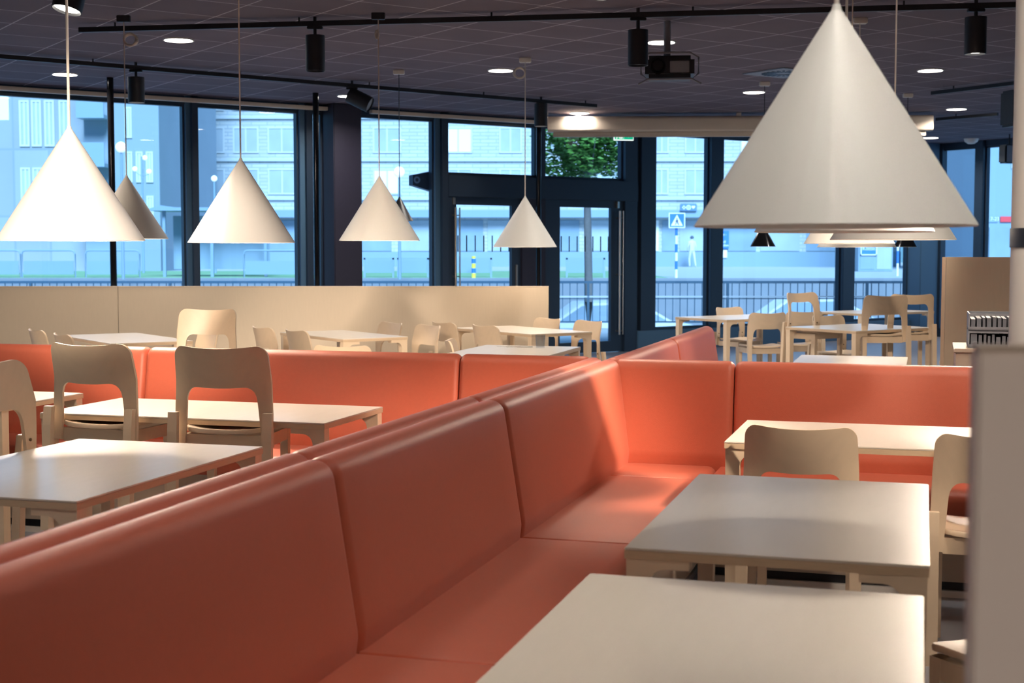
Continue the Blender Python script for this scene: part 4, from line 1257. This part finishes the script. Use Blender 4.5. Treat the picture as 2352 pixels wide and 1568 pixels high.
# hoop barriers
for k, (a, b) in enumerate([(-60, 46), (50, 172), (196, 320), (560, 690), (700, 800)]):
    p0, p1 = at_d(a, 575, 46.9), at_d(b, 575, 46.9)
    L_ = p1.x - p0.x
    lb = ['at the left edge under the white pendant', 'second from the left edge', 'third from the left, by the slim post', 'under the second large pendant', 'just left of the broad dark column'][k]
    t = thing('hoop_barrier', 'dark tubular hoop barrier across the street, ' + lb, 'barrier', (p0.x, 46.9, 0.56), 0, 'hoop barriers')
    h_ = p0.z - 0.56
    MB().tube([(0, 0, 0), (0, 0, h_ - 0.12), (0.03, 0, h_ - 0.03), (0.12, 0, h_), (L_ - 0.12, 0, h_), (L_ - 0.03, 0, h_ - 0.03), (L_, 0, h_ - 0.12), (L_, 0, 0)], 0.028, 8).build('hoop', SHELT, t, True)
    MB().box((0.05, -0.01, 0.1), (L_ - 0.05, 0.01, h_ - 0.35)).build('infill_panel', SHELT, t)
for k, (a, b) in enumerate([(835, 905), (912, 985), (1045, 1130), (1300, 1390)]):
    p0, p1 = at_d(a, 592, 47.0), at_d(b, 592, 47.0)
    L_ = p1.x - p0.x; h_ = p0.z - 0.56
    lb = ['right of the broad dark column', 'left of the entrance doors', 'behind the left door', 'behind the right door'][k]
    t = thing('guard_fence', 'low blue-grey guard fence across the street, ' + lb, 'fence', (p0.x, 47.0, 0.56), 0, 'guard fences')
    m = MB(); m.box((0, 0, 0), (0.06, 0.06, h_)); m.box((L_ - 0.06, 0, 0), (L_, 0.06, h_)); m.box((0, 0, h_ - 0.06), (L_, 0.06, h_)); m.build('frame', SHELT, t)
    MB().box((0.06, 0.02, 0.15), (L_ - 0.06, 0.04, h_ - 0.08)).build('infill_panel', SHELT, t)
# parked cars behind the railing
def car(x, y, rz, m, label):
    t = thing('parked_car', label, 'car', (x, y, -1.1), R(rz), 'parked cars below the terrace')
    prof = [(-2.1, 0.30), (-2.15, 0.62), (-2.0, 0.85), (-1.15, 0.95), (-0.55, 1.38), (0.75, 1.42), (1.5, 0.98), (2.05, 0.88), (2.15, 0.55), (2.1, 0.30)]
    b = MB().prism(prof, -0.85, 0.85, 'y').build('body', m, t)
    gl = [(-1.05, 0.97), (-0.52, 1.33), (0.72, 1.37), (1.38, 0.99)]
    MB().prism(gl, -0.86, 0.86, 'y').build('side_window', DARKG, t)
    for sx in (-1.35, 1.35):
        for sy in (-1, 1):
            MB().cyl((sx, sy * 0.70, 0.31), (sx, sy * 0.88, 0.31), 0.31, 24).build('wheel', TYRE, t, True)
    return t
car(2.0, 31.5, 4, CARP, 'pale parked car seen through the railing behind the right door')
car(7.0, 33.4, -3, CARP, 'pale parked car seen through the railing right of the entrance')
car(11.4, 31.0, 8, CART, 'teal parked car seen above the far right tables')
# passer-by
def person(px, foot_py, d, label):
    p = at_d(px, foot_py, d)
    t = thing('person', label, 'person', (p.x, d, 0.55), R(20))
    V = [(0, 0, .92), (0, 0, 1.15), (0, 0, 1.38), (0, 0, 1.50), (0.0, 0.02, 1.62), (-.10, 0, .86), (-.12, .08, .47), (-.12, .02, .05), (-.12, .14, .03), (.10, 0, .86), (.12, -.10, .47), (.13, -.22, .06), (.13, -.12, .03),
         (-.19, 0, 1.40), (-.23, .03, 1.13), (-.22, .14, .90), (.19, 0, 1.40), (.23, -.04, 1.13), (.22, .02, .89)]
    Ed = [(0, 1), (1, 2), (2, 3), (3, 4), (0, 5), (5, 6), (6, 7), (7, 8), (0, 9), (9, 10), (10, 11), (11, 12), (2, 13), (13, 14), (14, 15), (2, 16), (16, 17), (17, 18)]
    rad = [.13, .13, .15, .055, .095, .09, .06, .045, .035, .09, .06, .045, .035, .06, .045, .03, .06, .045, .03]
    me = bpy.data.meshes.new('body'); me.from_pydata([Vector(v) for v in V], Ed, []); me.materials.append(COATM)
    o = bpy.data.objects.new('body', me); COL.objects.link(o); o.parent = t
    sk = o.modifiers.new('skin', 'SKIN'); 
    for i, r_ in enumerate(rad):
        me.skin_vertices[0].data[i].radius = (r_, r_)
    me.skin_vertices[0].data[0].use_root = True
    o.modifiers.new('sub', 'SUBSURF').levels = 1
    MB().lathe([(0, .14)] + [(0.105 * math.sin(a), .02 + 0.125 * math.cos(a)) for a in [math.pi * k / 8 for k in range(1, 6)]], 16, Matrix.Translation((0, 0, 1.62))).build('hair', TROUS, t, True)
    MB().lathe([(0.165, 0.90), (0.17, 1.0), (0.15, 1.15), (0.17, 1.36), (0.10, 1.44), (0.06, 1.46)], 20, Matrix.Scale(0.75, 4, (0, 1, 0))).build('coat', COATM, t, True)
    return t
person(1589, 601, 78.5, 'person in a pale coat walking past the shop windows')
